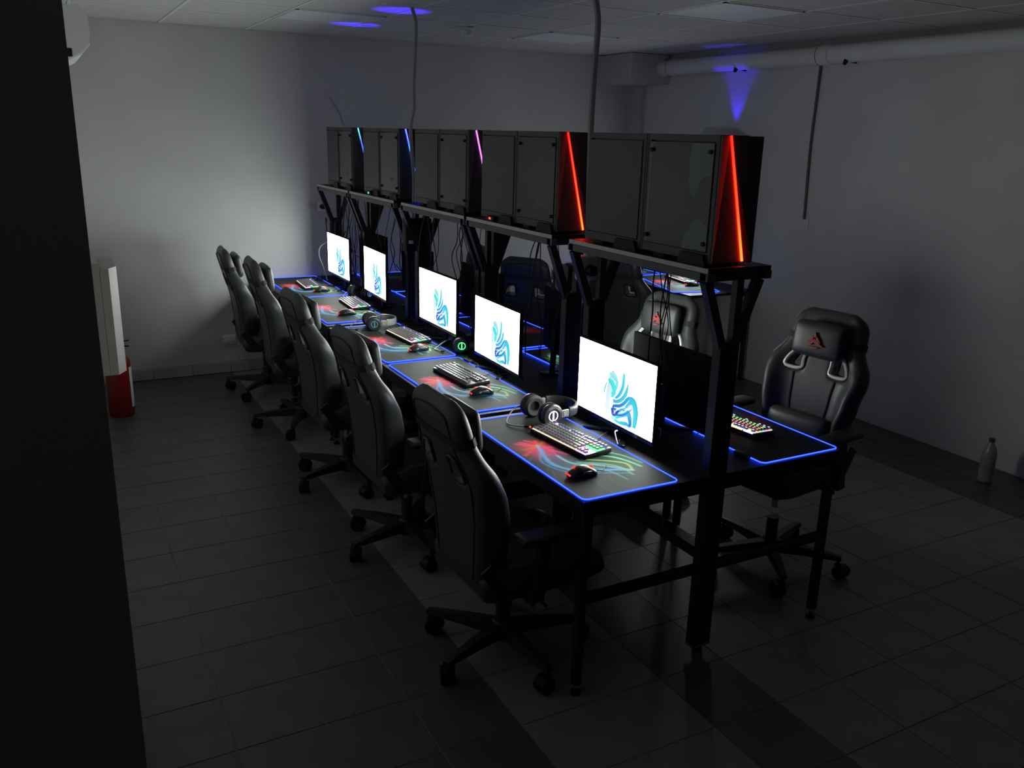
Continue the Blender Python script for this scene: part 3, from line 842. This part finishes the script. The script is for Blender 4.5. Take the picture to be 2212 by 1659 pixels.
# ================================================================== MICE
def make_mouse():
    """rear end at -X, cable leaves at +X"""
    t = thing('computer_mouse', 'x', 'mouse', group='gaming mice on the pads')
    b = NB(); nU, nV = 14, 8; rings = []
    for i in range(nU+1):
        s = i/nU; x = -.062+.124*s
        wd = .034*(1-abs(2*s-1)**3.2)**.5*(1-.16*math.exp(-((s-.55)/.16)**2))+.0005
        hh = (.040*math.sin(PI*min(1, (s*.86+.10)))**.8)*(1 if s < .96 else .8)+.0005
        if i in (0,): wd, hh = .012, .012
        rings.append([b.verts.new((x, wd*math.cos(PI*k/nV), .001+hh*math.sin(PI*k/nV)**.8)) for k in range(nV+1)])
    for A, B in zip(rings, rings[1:]):
        for k in range(nV): b.faces.new((A[k], A[k+1], B[k+1], B[k]))
        b.faces.new((A[0], B[0], B[nV], A[nV]))
    b.faces.new(rings[0]); b.faces.new(rings[-1][::-1])
    subsurf(obj('shell', b, 'headg', t, ang=1.5), 1)
    lb_ = NB(); tube(lb_, crom([(-.0585, -.015, .013), (-.0615, -.006, .0155), (-.0615, .006, .0155), (-.0585, .015, .013)], 4), .0030, 6); obj('rear_light', lb_, 'ledredm', t)
    lg = NB(); lathe(lg, [(0, .0010), (.005, .0008), (.006, 0)], 12, Matrix.Translation((-.036, 0, .0375)) @ Matrix.Rotation(-.65, 4, 'Y')); obj('logo_light', lg, 'ledredm', t)
    wh = NB(); cyl(wh, (.034, -.004, .030), (.034, .004, .030), .0062, None, 14); obj('scroll_wheel', wh, 'ledredm', t)
    for s in (-1, 1):
        tb = NB(); box(tb, (.006, s*.0275, .022), (.034, .006, .008), Euler((s*.5, 0, 0)), .002, 1); obj('side_button', tb, 'headl', t)
    obj('cord', tube(NB(), crom([(.058, 0, .012), (.085, .004, .006), (.11, .03, .0022), (.13, .05, .0022)]), .0018, 6), 'cable', t)
    return t
protoMs = make_mouse(); ums = []
for x, y, r, lab in ((1.602, 2.385, -.05, 'black mouse with red lights on the nearest left mouse pad'), (1.715, 3.42, 0, 'black mouse with red lights on the second left mouse pad'),
                     (1.765, 4.30, .1, 'black mouse with red lights on the middle left mouse pad'), (1.70, 5.37, 0, 'black mouse with red lights on the fourth left mouse pad'),
                     (1.79, 6.25, 0, 'black mouse with red lights on the farthest left mouse pad')):
    place(protoMs, ums, (x, y, kz), r, lab)

# ================================================================== HEADSETS
def make_headset(ring='ledpink', band='headg'):
    """ear cups on the Y axis, headband arcing towards +X, lying on the desk"""
    t = thing('headset', 'x', 'headset', group='gaming headsets on the desks')
    R = .046
    for s in (-1, 1):
        MY = Matrix.Translation((0, s*.062, R)) @ Matrix.Rotation(-s*PI/2, 4, 'X')
        c_ = obj('ear_cup', lathe(NB(), [(0, .0), (.040, .0), (.046, .008), (.046, .020), (.040, .028), (.030, .030), (.0285, .0265), (0, .0265)], 32, MY), 'headg', t)
        rg = NB(); lathe(rg, [(.0175, .0), (.0175, .0025), (.021, .0025), (.021, 0)], 28, MY @ Matrix.Translation((0, 0, .0262))); obj('light_ring', rg, ring, c_)
        br = NB(); box(br, MY @ Vector((0, 0, .0275)), (.006, .0025, .032)); obj('light_mark', br, ring, c_)
        obj('ear_cushion', lathe(NB(), [(.018, -.001), (.022, -.018), (.036, -.022), (.045, -.014), (.045, -.001)], 32, MY), 'cush', t)
        y_ = NB(); beam(y_, (.012, s*.083, R), (.072, s*.086, R+.004), .030, .006, .002); beam(y_, (.045, s*.086, R+.002), (.082, s*.083, R+.006), .022, .007, .002); obj('yoke', y_, 'headl', t)
    arc = [(.075+.072*math.sin(a), .084*math.cos(a), R+.006) for a in [PI*k/20 for k in range(21)]]
    hb = NB(); rings = []
    for i, p in enumerate(arc):
        a = PI*i/20; nx, ny = math.sin(a), math.cos(a)
        rings.append([hb.verts.new((p[0]+nx*dn, p[1]+ny*dn, p[2]+dz)) for dn, dz in ((-.006, -.018), (.004, -.018), (.006, 0), (.004, .018), (-.006, .018), (-.009, 0))])
    for A, B in zip(rings, rings[1:]):
        for k in range(6): hb.faces.new((A[k], A[(k+1) % 6], B[(k+1) % 6], B[k]))
    hb.faces.new(rings[0]); hb.faces.new(rings[-1][::-1])
    obj('headband', hb, band, t, ang=.9)
    mic = obj('microphone_boom', tube(NB(), crom([(-.03, .088, R), (-.075, .082, .035), (-.125, .05, .010), (-.14, .0, .006), (-.105, -.06, .012)]), .0030, 7), 'conduit', t)
    obj('microphone_tip', tube(NB(), [(-.107, -.058, .012), (-.098, -.075, .014)], .0065, 8), 'black', mic)
    return t
h5 = make_headset(); h5.location = (1.772, 2.975, kz); h5.rotation_euler = (0, 0, .04); h5.scale = (1.08, 1.08, 1.08); h5['label'] = 'black headset with a pale ring light beside the nearest keyboard'
for ch in h5.children:
    if ch.name.startswith('microphone_boom'):
        lt = NB(); lathe(lt, [(0, -.004), (.004, 0), (0, .004)], 10, Matrix.Translation((-.0965, -.078, .0145))); obj('microphone_light', lt, 'ledred', ch)
h3 = make_headset('ledteal', 'headl'); h3.location = (1.715, 4.935, DZ+.0015); h3.rotation_euler = (0, 0, -.15); h3['label'] = 'headset with a grey headband lying between the middle and fourth mouse pads'
hg = make_headset('ledgreen'); hg.location = (1.985, 4.235, DZ+.001); hg.rotation_euler = (0, 0, -.35); hg['label'] = 'black headset with a glowing green ring between two lit monitors'
h2 = make_headset('ledteal'); h2.location = (1.97, 5.90, DZ+.001); h2.rotation_euler = (0, 0, .5); h2['label'] = 'dark headset behind the fourth keyboard beside the far monitors'
hr = make_headset('ledteal', 'headl'); hr.location = (2.52, 2.93, kz); hr.rotation_euler = (0, 0, PI-.2); hr['label'] = 'pale-banded headset on the dark right pad behind the near post'

# ================================================================== CHAIRS
BL = .690; TILT = math.radians(10.5); BX, BZ = -.160, .420
WP = [(0, .188), (.10, .200), (.25, .218), (.42, .242), (.58, .262), (.66, .250), (.72, .212), (.78, .195), (.88, .192), (.94, .182), (.975, .160), (1.0, .112)]
def interp(tab, x):
    for (a, b), (c, d) in zip(tab, tab[1:]):
        if x <= c: k = (x-a)/(c-a); k = k*k*(3-2*k); return b+(d-b)*k
    return tab[-1][1]
def back_pt(u, v, off):
    """point on the backrest; u -1..1, v 0..1, off +1 front surface, -1 rear surface, or a float distance"""
    wd = interp(WP, v)
    au = abs(u)
    bd = interp([(0, .052), (.12, .064), (.30, .068), (.45, .058), (.60, .036), (.70, .014), (.80, .010), (1., .006)], v)
    bol = bd*(math.exp(-((au-.86)/.17)**2) if au < .86 else 1-.30*((au-.86)/.14)**2)
    edge = 1-max(0, (au-.80)/.20)**2*.70
    top = 1-max(0, (v-.90)/.10)**2*.6
    front = (.030*edge+bol)*top
    rear = -.032*edge*top
    n = front if off == 1 else rear if off == -1 else (front+off if off > 0 else rear+off)
    wing = .012*au*au*math.exp(-((v-.5)/.28)**2)           # side wings swing forward
    curve = .030*math.sin(PI*min(1, v*1.1))-.01+.06*max(0, v-.75)
    s = v*BL; nn = n+wing+curve
    ca, sa = math.cos(TILT), math.sin(TILT)
    return Vector((BX-s*sa+nn*ca, -u*wd, BZ+s*ca+nn*sa))
def make_chair():
    t = thing('gaming_chair', 'x', 'chair', group='black gaming chairs')
    # ---- backrest with two belt openings
    nu, nv = 20, 26
    def hole(i, j):
        u = (i+.5)/nu*2-1; v = (j+.5)/nv
        return .28 < abs(u) < .62 and .585 < v < .70
    bm = NB(); Fv, Bv = {}, {}
    for i in range(nu+1):
        for j in range(nv+1):
            u, v = i/nu*2-1, j/nv
            Fv[i, j] = bm.verts.new(back_pt(u, v, 1)); Bv[i, j] = bm.verts.new(back_pt(u, v, -1))
    solid = lambda i, j: 0 <= i < nu and 0 <= j < nv and not hole(i, j)
    for i in range(nu):
        for j in range(nv):
            if not solid(i, j): continue
            bm.faces.new((Fv[i, j], Fv[i+1, j], Fv[i+1, j+1], Fv[i, j+1]))
            bm.faces.new((Bv[i, j], Bv[i, j+1], Bv[i+1, j+1], Bv[i+1, j]))
            for (a, b, ni, nj) in (((i, j), (i+1, j), i, j-1), ((i+1, j), (i+1, j+1), i+1, j), ((i+1, j+1), (i, j+1), i, j+1), ((i, j+1), (i, j), i-1, j)):
                if not solid(ni, nj): bm.faces.new((Fv[b], Fv[a], Bv[a], Bv[b]))
    bmesh.ops.delete(bm, geom=[v_ for v_ in bm.verts if not v_.link_faces], context='VERTS')
    bk = subsurf(obj('backrest', bm, 'leatherb', t, ang=1.2), 1)
    # seam piping round the rear panel
    path = [(-.72, .04+.87*k/22) for k in range(23)]+[(-.72+.06*k, .925+.02*math.sin(PI*k/24)) for k in range(1, 24)]+[(.72, .91-.87*k/22) for k in range(23)]
    e = NB(); tube(e, [back_pt(a, b, -.001) for a, b in path], .0033, 6); obj('rear_piping', e, 'strap', bk)
    for s in (-1, 1):
        e = NB(); tube(e, [back_pt(s*.42, .05+.50*k/14, .0005) for k in range(15)], .0055, 6); obj('front_piping', e, 'strap', bk)
        # trim round the belt opening
        a, b = (.30, .60); ring = [(a, .585), (b, .585), (b+.01, .64), (b-.06, .70), (a+.04, .70), (a-.01, .64)]
        tr = NB(); P = []
        for off in (1,):
            P = crom([back_pt(s*x, y, .002) for x, y in ring], 4, True)
        tube(tr, P, .0085, 6, True)
        obj('slot_trim', tr, 'trim', bk, label='pale plastic trim of a belt opening')
        ln = NB(); A = [ln.verts.new(back_pt(s*x, y, .003)) for x, y in ring]; B = [ln.verts.new(back_pt(s*x, y, -.001)) for x, y in ring]
        for q in range(6): ln.faces.new((A[q], A[(q+1) % 6], B[(q+1) % 6], B[q]))
        obj('slot_lining', ln, 'headl', bk)
        tr = NB(); tube(tr, crom([back_pt(s*x, y, -.002) for x, y in ring], 4, True), .006, 6, True); obj('slot_rim', tr, 'nylon', bk)
    # ---- head strap
    sb = NB(); ringp = []
    for vv in (.775, .818):
        us = [k/10-1 for k in range(21)]
        f = [back_pt(u, vv, .003) for u in us]; r_ = [back_pt(u, vv, -.003) for u in us[::-1]]
        ringp.append([sb.verts.new(p) for p in f+r_])
    n = len(ringp[0])
    for k in range(n): sb.faces.new((ringp[0][k], ringp[0][(k+1) % n], ringp[1][(k+1) % n], ringp[1][k]))
    obj('head_strap', sb, 'strap', t)
    # ---- head pillow and lumbar pillow
    def pillow(name, v, hw, hh, th, off, m):
        b = NB(); box(b, (0, 0, 0), (th, hw*2, hh*2), None, th*.42, 3)
        for q in b.verts:
            k = 1-.25*((q.co.y/hw)**2+(q.co.z/hh)**2)
            q.co.x *= k
        o_ = subsurf(obj(name, b, m, t, ang=1.4), 1)
        o_.location = back_pt(0, v, off); o_.rotation_euler = (0, -TILT+.06, 0)
        return o_
    hp = pillow('head_pillow', .795, .132, .083, .080, .040, 'leather')
    em = NB()
    for pts in ([(0, .040), (.010, .016), (-.010, .016)], [(.012, .022), (.034, -.006), (.004, .004)], [(-.012, .022), (-.034, -.006), (-.004, .004)],
                [(0, .010), (.048, -.020), (.016, -.018), (0, -.006)], [(0, .010), (-.048, -.020), (-.016, -.018), (0, -.006)], [(-.03, -.026), (.03, -.026), (0, -.036)]):
        prism(em, pts, .0120, Matrix(((0, 0, 1, .0275), (1, 0, 0, 0), (0, 1, 0, -.005), (0, 0, 0, 1))))
    obj('emblem', em, 'emblem', hp, label='red angular emblem on the pillow')
    pillow('lumbar_pillow', .19, .165, .085, .105, .045, 'leather')
    # ---- seat with raised side bolsters
    bm = NB(); nx, ny = 12, 14; T, B_ = {}, {}
    for i in range(nx+1):
        for j in range(ny+1):
            s, u = i/nx, j/ny*2-1
            hw = .245-.02*max(0, (s-.75)/.25)**2-.03*max(0, (.15-s)/.15)
            x = -.205+.53*s
            z = .465+.035*math.exp(-((abs(u)-.82)/.17)**2)*min(1, s*4)-.05*max(0, (s-.80)/.20)**2-.045*max(0, (abs(u)-.86)/.14)**2
            T[i, j] = bm.verts.new((x, -u*hw, z)); B_[i, j] = bm.verts.new((x+(.012 if s < .5 else -.02), -u*hw*.93, .360+.02*max(0, (s-.8)/.2)))
    for i in range(nx):
        for j in range(ny):
            bm.faces.new((T[i, j], T[i, j+1], T[i+1, j+1], T[i+1, j])); bm.faces.new((B_[i, j], B_[i+1, j], B_[i+1, j+1], B_[i, j+1]))
    for j in range(ny):
        bm.faces.new((T[0, j], B_[0, j], B_[0, j+1], T[0, j+1])); bm.faces.new((T[nx, j], T[nx, j+1], B_[nx, j+1], B_[nx, j]))
    for i in range(nx):
        bm.faces.new((T[i, 0], T[i+1, 0], B_[i+1, 0], B_[i, 0])); bm.faces.new((T[i, ny], B_[i, ny], B_[i+1, ny], T[i+1, ny]))
    st = subsurf(obj('seat', bm, 'leather', t, ang=1.3), 1)
    for s in (-1, 1):
        e = NB(); tube(e, [(-.18+.42*k/10, s*.125, .466) for k in range(11)], .004, 6); obj('seat_piping', e, 'strap', st)
    # ---- arm rests
    for s in (-1, 1):
        a = NB(); beam(a, (-.03, s*.255, .375), (-.03, s*.295, .40), .05, .012); beam(a, (-.03, s*.292, .385), (-.005, s*.292, .615), .05, .024, .004)
        beam(a, (-.03, s*.15, .378), (-.03, s*.27, .378), .05, .012)
        ar = obj('armrest', a, 'nylon', t)
        pd = NB(); box(pd, (.02, s*.288, .630), (.265, .085, .030), None, .013, 3); obj('arm_pad', pd, 'nylon', ar)
    # ---- recliner bracket, mechanism, column
    for s in (-1, 1):
        rb = NB(); beam(rb, (-.12, s*.235, .40), (-.20, s*.232, .52), .05, .012, .002); obj('recline_bracket', rb, 'nylon', t)
    mc = NB(); box(mc, (-.01, 0, .352), (.26, .17, .045), None, .006); box(mc, (.02, 0, .378), (.30, .24, .012)); cyl(mc, (.02, -.05, .345), (.03, -.26, .335), .006)
    obj('tilt_mechanism', mc, 'nylon', t)
    gc = NB(); cyl(gc, (0, 0, .10), (0, 0, .235), .0265, None, 18); obj('column_sleeve', gc, 'nylon', t)
    gc = NB(); cyl(gc, (0, 0, .20), (0, 0, .335), .0145, None, 16); obj('gas_piston', gc, 'metal', t)
    # ---- five-star base with casters
    hub = NB(); lathe(hub, [(0, .05), (.034, .05), (.042, .07), (.044, .115), (.032, .13), (0, .13)], 20); hb = obj('star_base', hub, 'nylon', t)
    lm, cm = None, None
    for k in range(5):
        a = k*2*PI/5
        if lm is None:
            l = NB(); secs = [(.03, .030, .070, .122), (.15, .024, .078, .116), (.275, .018, .082, .106), (.318, .016, .082, .100)]; rr = []
            for r_, hw, z0, z1 in secs: rr.append([l.verts.new(p) for p in ((r_, -hw, z0), (r_, hw, z0), (r_, hw*.75, z1), (r_, -hw*.75, z1))])
            for A, B in zip(rr, rr[1:]):
                for q in range(4): l.faces.new((A[q], A[(q+1) % 4], B[(q+1) % 4], B[q]))
            l.faces.new(rr[0]); l.faces.new(rr[-1][::-1])
            lm = mesh_of('leg', l, 'nylon')
            c_ = NB(); R = .030
            for s in (-1, 1): cyl(c_, (.018, s*.008, R), (.018, s*.026, R), R, None, 20)
            box(c_, (.006, 0, R+.012), (.040, .016, .050), None, .006); cyl(c_, (0, 0, .05), (0, 0, .092), .008)
            cv = 12
            arc = [(.018+.034*math.cos(g), .034*math.sin(g)) for g in [PI*.05+PI*.75*q/cv for q in range(cv+1)]]
            for (x0, z0), (x1, z1) in zip(arc, arc[1:]):
                q = [c_.verts.new((x_, y_, z_+R)) for x_, z_, y_ in ((x0, z0, -.025), (x0, z0, .025), (x1, z1, .025), (x1, z1, -.025))]; c_.faces.new(q)
            cm = mesh_of('caster', c_, 'black')
        lo = obj('leg', lm, None, hb); lo.rotation_euler = (0, 0, a)
        co = obj('caster', cm, None, hb); co.location = (.306*math.cos(a), .306*math.sin(a), 0); co.rotation_euler = (0, 0, a+2.2+k*.9)
    return t
protoC = make_chair(); uc = []
def chair(x, y, rz, base_deg, lift, label):
    o = place(protoC, uc, (x, y, 0), rz, label)
    for ch in o.children:
        nm = ch.name.split('.')[0]
        if nm == 'star_base': ch.rotation_euler = (0, 0, math.radians(base_deg)-rz); ch.location.z = 0
        elif nm in ('column_sleeve',): ch.location.z = 0
        elif nm == 'head_pillow': ch.location.z = back_pt(0, .795, .040).z+lift
        elif nm == 'lumbar_pillow': ch.location.z = back_pt(0, .19, .045).z+lift
        else: ch.location.z = lift
    return o
chair(1.395, 2.575, .02, 59, -.022, 'nearest gaming chair of the left row, back towards the viewer')
chair(1.40, 3.575, .03, 54, -.012, 'second gaming chair from the near end of the left row')
chair(1.392, 4.470, .02, 58, .008, 'middle gaming chair of the left row')
chair(1.41, 5.500, -.06, 28, .035, 'fourth gaming chair from the near end of the left row')
chair(1.40, 6.390, -.06, 12, -.008, 'farthest gaming chair of the left row, by the end wall')
chair(2.86, 2.65, PI+.14, 20, .085, 'gaming chair at the near right end of the desks, turned to show its front')
chair(2.71, 3.60, PI+.16, 40, .01, 'right-side gaming chair lit by a screen, red emblem on its pillow')
chair(3.16, 5.38, .62, 10, .0, 'right-side gaming chair standing dark behind the hanging cables of the second desk')
chair(2.66, 5.86, PI-.1, 33, .0, 'right-side gaming chair seen dark in profile behind the middle desk')

# ================================================================== SECOND TABLE BY THE RIGHT WALL
t = thing('corner_desk', 'second black desk against the right wall with a glowing pad', 'desk', (0, 0, 0))
obj('tabletop', bx(NB(), 4.36, 5.03, 5.13, 6.96, DZ-.022, DZ, .002, 1), 'desk', t)
fr = NB(); bx(fr, 4.38, 4.41, 5.15, 6.92, DZ-.06, DZ-.0225); bx(fr, 4.98, 5.01, 5.15, 6.92, DZ-.06, DZ-.0225); obj('frame_rail', fr, 'steel', t)
for x in (4.395, 4.985):
    for y in (5.16, 6.0, 6.93): obj('leg', bx(NB(), x-.015, x+.015, y-.015, y+.015, 0, DZ-.0225), 'steel', t)
for y in (5.27, 6.02):
    obj('post', bx(NB(), 4.93, 4.97, y-.02, y+.02, DZ, 1.485), 'steel', t)
obj('shelf_board', bx(NB(), 4.78, 5.03, 5.24, 6.06, 1.485, 1.501), 'desk', t)
cc_ = make_case('off'); cc_.location = (4.905, 5.56, SZ); cc_['label'] = 'PC case with a blue lid fan on the shelf by the right wall'; cc_['group'] = 'cases by the right wall'
ld = bpy.data.lights.new('lid_fan_light', 'SPOT'); ld.color = (.05, .02, 1); ld.energy = 9.0; ld.spot_size = math.radians(48); ld.spot_blend = .5; ld.shadow_soft_size = .02
lo = bpy.data.objects.new('lid_fan_light', ld); C.objects.link(lo); lo.parent = cc_; lo.location = (.080, 0, CHZ+.012); lo.rotation_euler = (PI, .02, 0)
o = place(protoP, up_, (4.63, 5.66, DZ+.0005), -.28, 'bright blue-edged mouse pad on the desk by the right wall')
o = place(protoP, up_, (4.63, 6.50, DZ+.0005), 0, 'far blue-edged mouse pad on the desk by the right wall', 'glowing mouse pads on the desks')
o = copy_tree(kf); setk(o, 4.76, 5.74, -.2, 'rainbow-lit keyboard on the desk by the right wall')
place(protoMs, ums, (4.66, 5.47, kz), -.2, 'black mouse with red lights on the desk by the right wall')
o = place(protoM, um, (4.86, 5.70, DZ+.0005), -.15, 'lit monitor on the desk by the right wall', 'monitors by the right wall')
for ch in o.children:
    if not ch.name.startswith(('stand_foot', 'stand_neck')): ch.location.z = .06
o = place(protoOff, uo, (4.86, 6.50, DZ+.0005), 0, 'switched-off monitor in the corner by the right wall', 'monitors by the right wall')
for ch in o.children: ch.location.z = 0
chair(3.80, 5.12, .45, 15, .02, 'black gaming chair with its back to the viewer at the desk by the right wall')

# ================================================================== CABLES
def cab(pts, r, m, label, group=None, name='cable'):
    return tag(obj(name, tube(NB(), crom(pts, 7), r, 7), m), label, 'cable', group)
cab([(2.055, 5.09, 2.613), (2.078, 5.09, 2.52), (2.072, 5.09, 2.36), (2.062, 5.09, 2.19), (2.062, 5.09, 2.05), (2.041, 5.09, 1.93), (2.050, 5.09, 1.76), (2.060, 5.09, 1.62), (2.055, 5.092, 1.40)], .011, 'conduit',
    'grey supply cable hanging from the ceiling to the far shelves', None, 'supply_cable')
cab([(2.02, 3.16, 2.613), (2.05, 3.16, 2.50), (2.075, 3.16, 2.42), (2.085, 3.16, 2.34), (2.078, 3.16, 2.18), (2.075, 3.16, 1.96), (2.080, 3.16, 1.75), (2.086, 3.16, 1.56), (2.088, 3.16, 1.46)], .013, 'conduit',
    'grey supply cable hanging from the ceiling beside the near red light bar', None, 'supply_cable')
# hanging socket block at the end of the near supply cable
t = thing('hanging_socket', 'white socket block hanging under the shelf gap, a black plug in it', 'socket', (2.088, 3.16, 1.33))
obj('block', box(NB(), (0, 0, .035), (.10, .045, .11), None, .012), 'white', t)
p = NB(); cyl(p, (0, -.022, .025), (0, -.060, .025), .024, .022, 20); obj('plug', p, 'black', t)
p = NB(); cyl(p, (0, 0, .085), (0, 0, .13), .014); obj('cord_grip', p, 'white', t)
t = thing('power_box', 'black power distribution box hung on the rack posts of the fourth desk', 'power box', (2.06, 5.045, 1.20))
obj('housing', box(NB(), (0, 0, .10), (.17, .07, .20), None, .006), 'black', t)
obj('plug', cyl(NB(), (-.03, -.036, .13), (-.03, -.075, .13), .02, .018), 'black', t)
obj('plug', cyl(NB(), (.03, -.036, .13), (.03, -.075, .13), .02, .018), 'black', t)
obj('tag_label', box(NB(), (-.055, -.0365, .06), (.03, .002, .02)), 'paper', t)

rc = random.Random(11)
def bundle(y, n, spread, label, xa=1.99, xb=2.16, low=.80):
    for k in range(n):
        x = rc.uniform(xa, xb); yy = y+rc.uniform(-.05, .05); pts = [(x, yy, 1.478)]
        z = 1.478; x_, y_ = x, yy; zl = low+rc.uniform(0, .25)
        while z > zl:
            z -= rc.uniform(.09, .17); x_ += rc.uniform(-.035, .035); y_ += rc.uniform(-spread, spread)
            pts.append((x_, y_, max(z, zl)))
        if rc.random() < .5: pts.append((x_+rc.uniform(-.06, .06), y_+rc.uniform(-.12, .12), zl+rc.uniform(.0, .10)))
        cab(pts, rc.uniform(.0020, .0034), 'cable', label, label+' group')
bundle(6.40, 9, .055, 'black cable in the tangle below the farthest shelf')
bundle(6.25, 5, .06, 'black cable in the tangle below the farthest shelf')
bundle(5.50, 7, .045, 'black cable hanging below the shelf of the fourth desk')
bundle(4.90, 4, .05, 'black cable looping beside the posts of the middle desk')
bundle(4.38, 7, .035, 'black cable hanging below the shelf of the middle desk')
bundle(3.52, 7, .03, 'black cable hanging below the shelf of the second desk')
bundle(2.60, 6, .02, 'black cable hanging below the nearest shelf')
# horizontal loops at the far end
for k in range(4):
    a = 6.25+.12*k
    cab([(2.02, a, 1.15+.03*k), (2.0, a+.12, 1.05), (2.02, a+.26, 1.08+.05*k), (2.05, a+.33, 1.2)], .0035, 'cable', 'black cable looped between the far posts', 'far cable loops')
# cables lying on the desks behind the monitors
for k, (y, lab) in enumerate(((2.85, 'nearest'), (3.75, 'second'), (4.62, 'middle'), (5.62, 'fourth'), (6.52, 'farthest'))):
    for q in range(4):
        pts = []; x_, y_ = 2.03+rc.uniform(-.05, .08), y+rc.uniform(-.32, .1)
        for s in range(6):
            pts.append((x_, y_, DZ+.006+(.01*q if s % 2 else 0))); x_ += rc.uniform(-.06, .06); y_ += rc.uniform(.02, .10)
        cab(pts, .0032, 'cable', 'black cable lying on the '+lab+' desk behind its monitors', 'cables on the '+lab+' desk')
cab([(1.965, 6.66, 1.07), (1.93, 6.74, 1.02), (1.925, 6.76, .95), (1.945, 6.72, .86), (1.96, 6.68, DZ+.012)], .0035, 'wcable', 'thin white cable beside the farthest lit monitor')
for k in range(5):
    pts = []; x_, y_ = 1.93+.02*k, 6.70+.03*k
    for s in range(5): pts.append((x_, y_, DZ+.01+.02*(s % 2))); x_ += rc.uniform(-.05, .05); y_ += rc.uniform(-.03, .06); y_ = min(y_, 6.95)
    cab(pts, .004, 'cable', 'black cable heaped at the far corner of the desks', 'cable heap by the end wall')
cab([(1.905, 2.60, DZ+.007), (1.90, 2.615, DZ+.05), (1.915, 2.62, DZ+.055)], .003, 'wcable', 'short pale cable end standing under the nearest lit monitor')
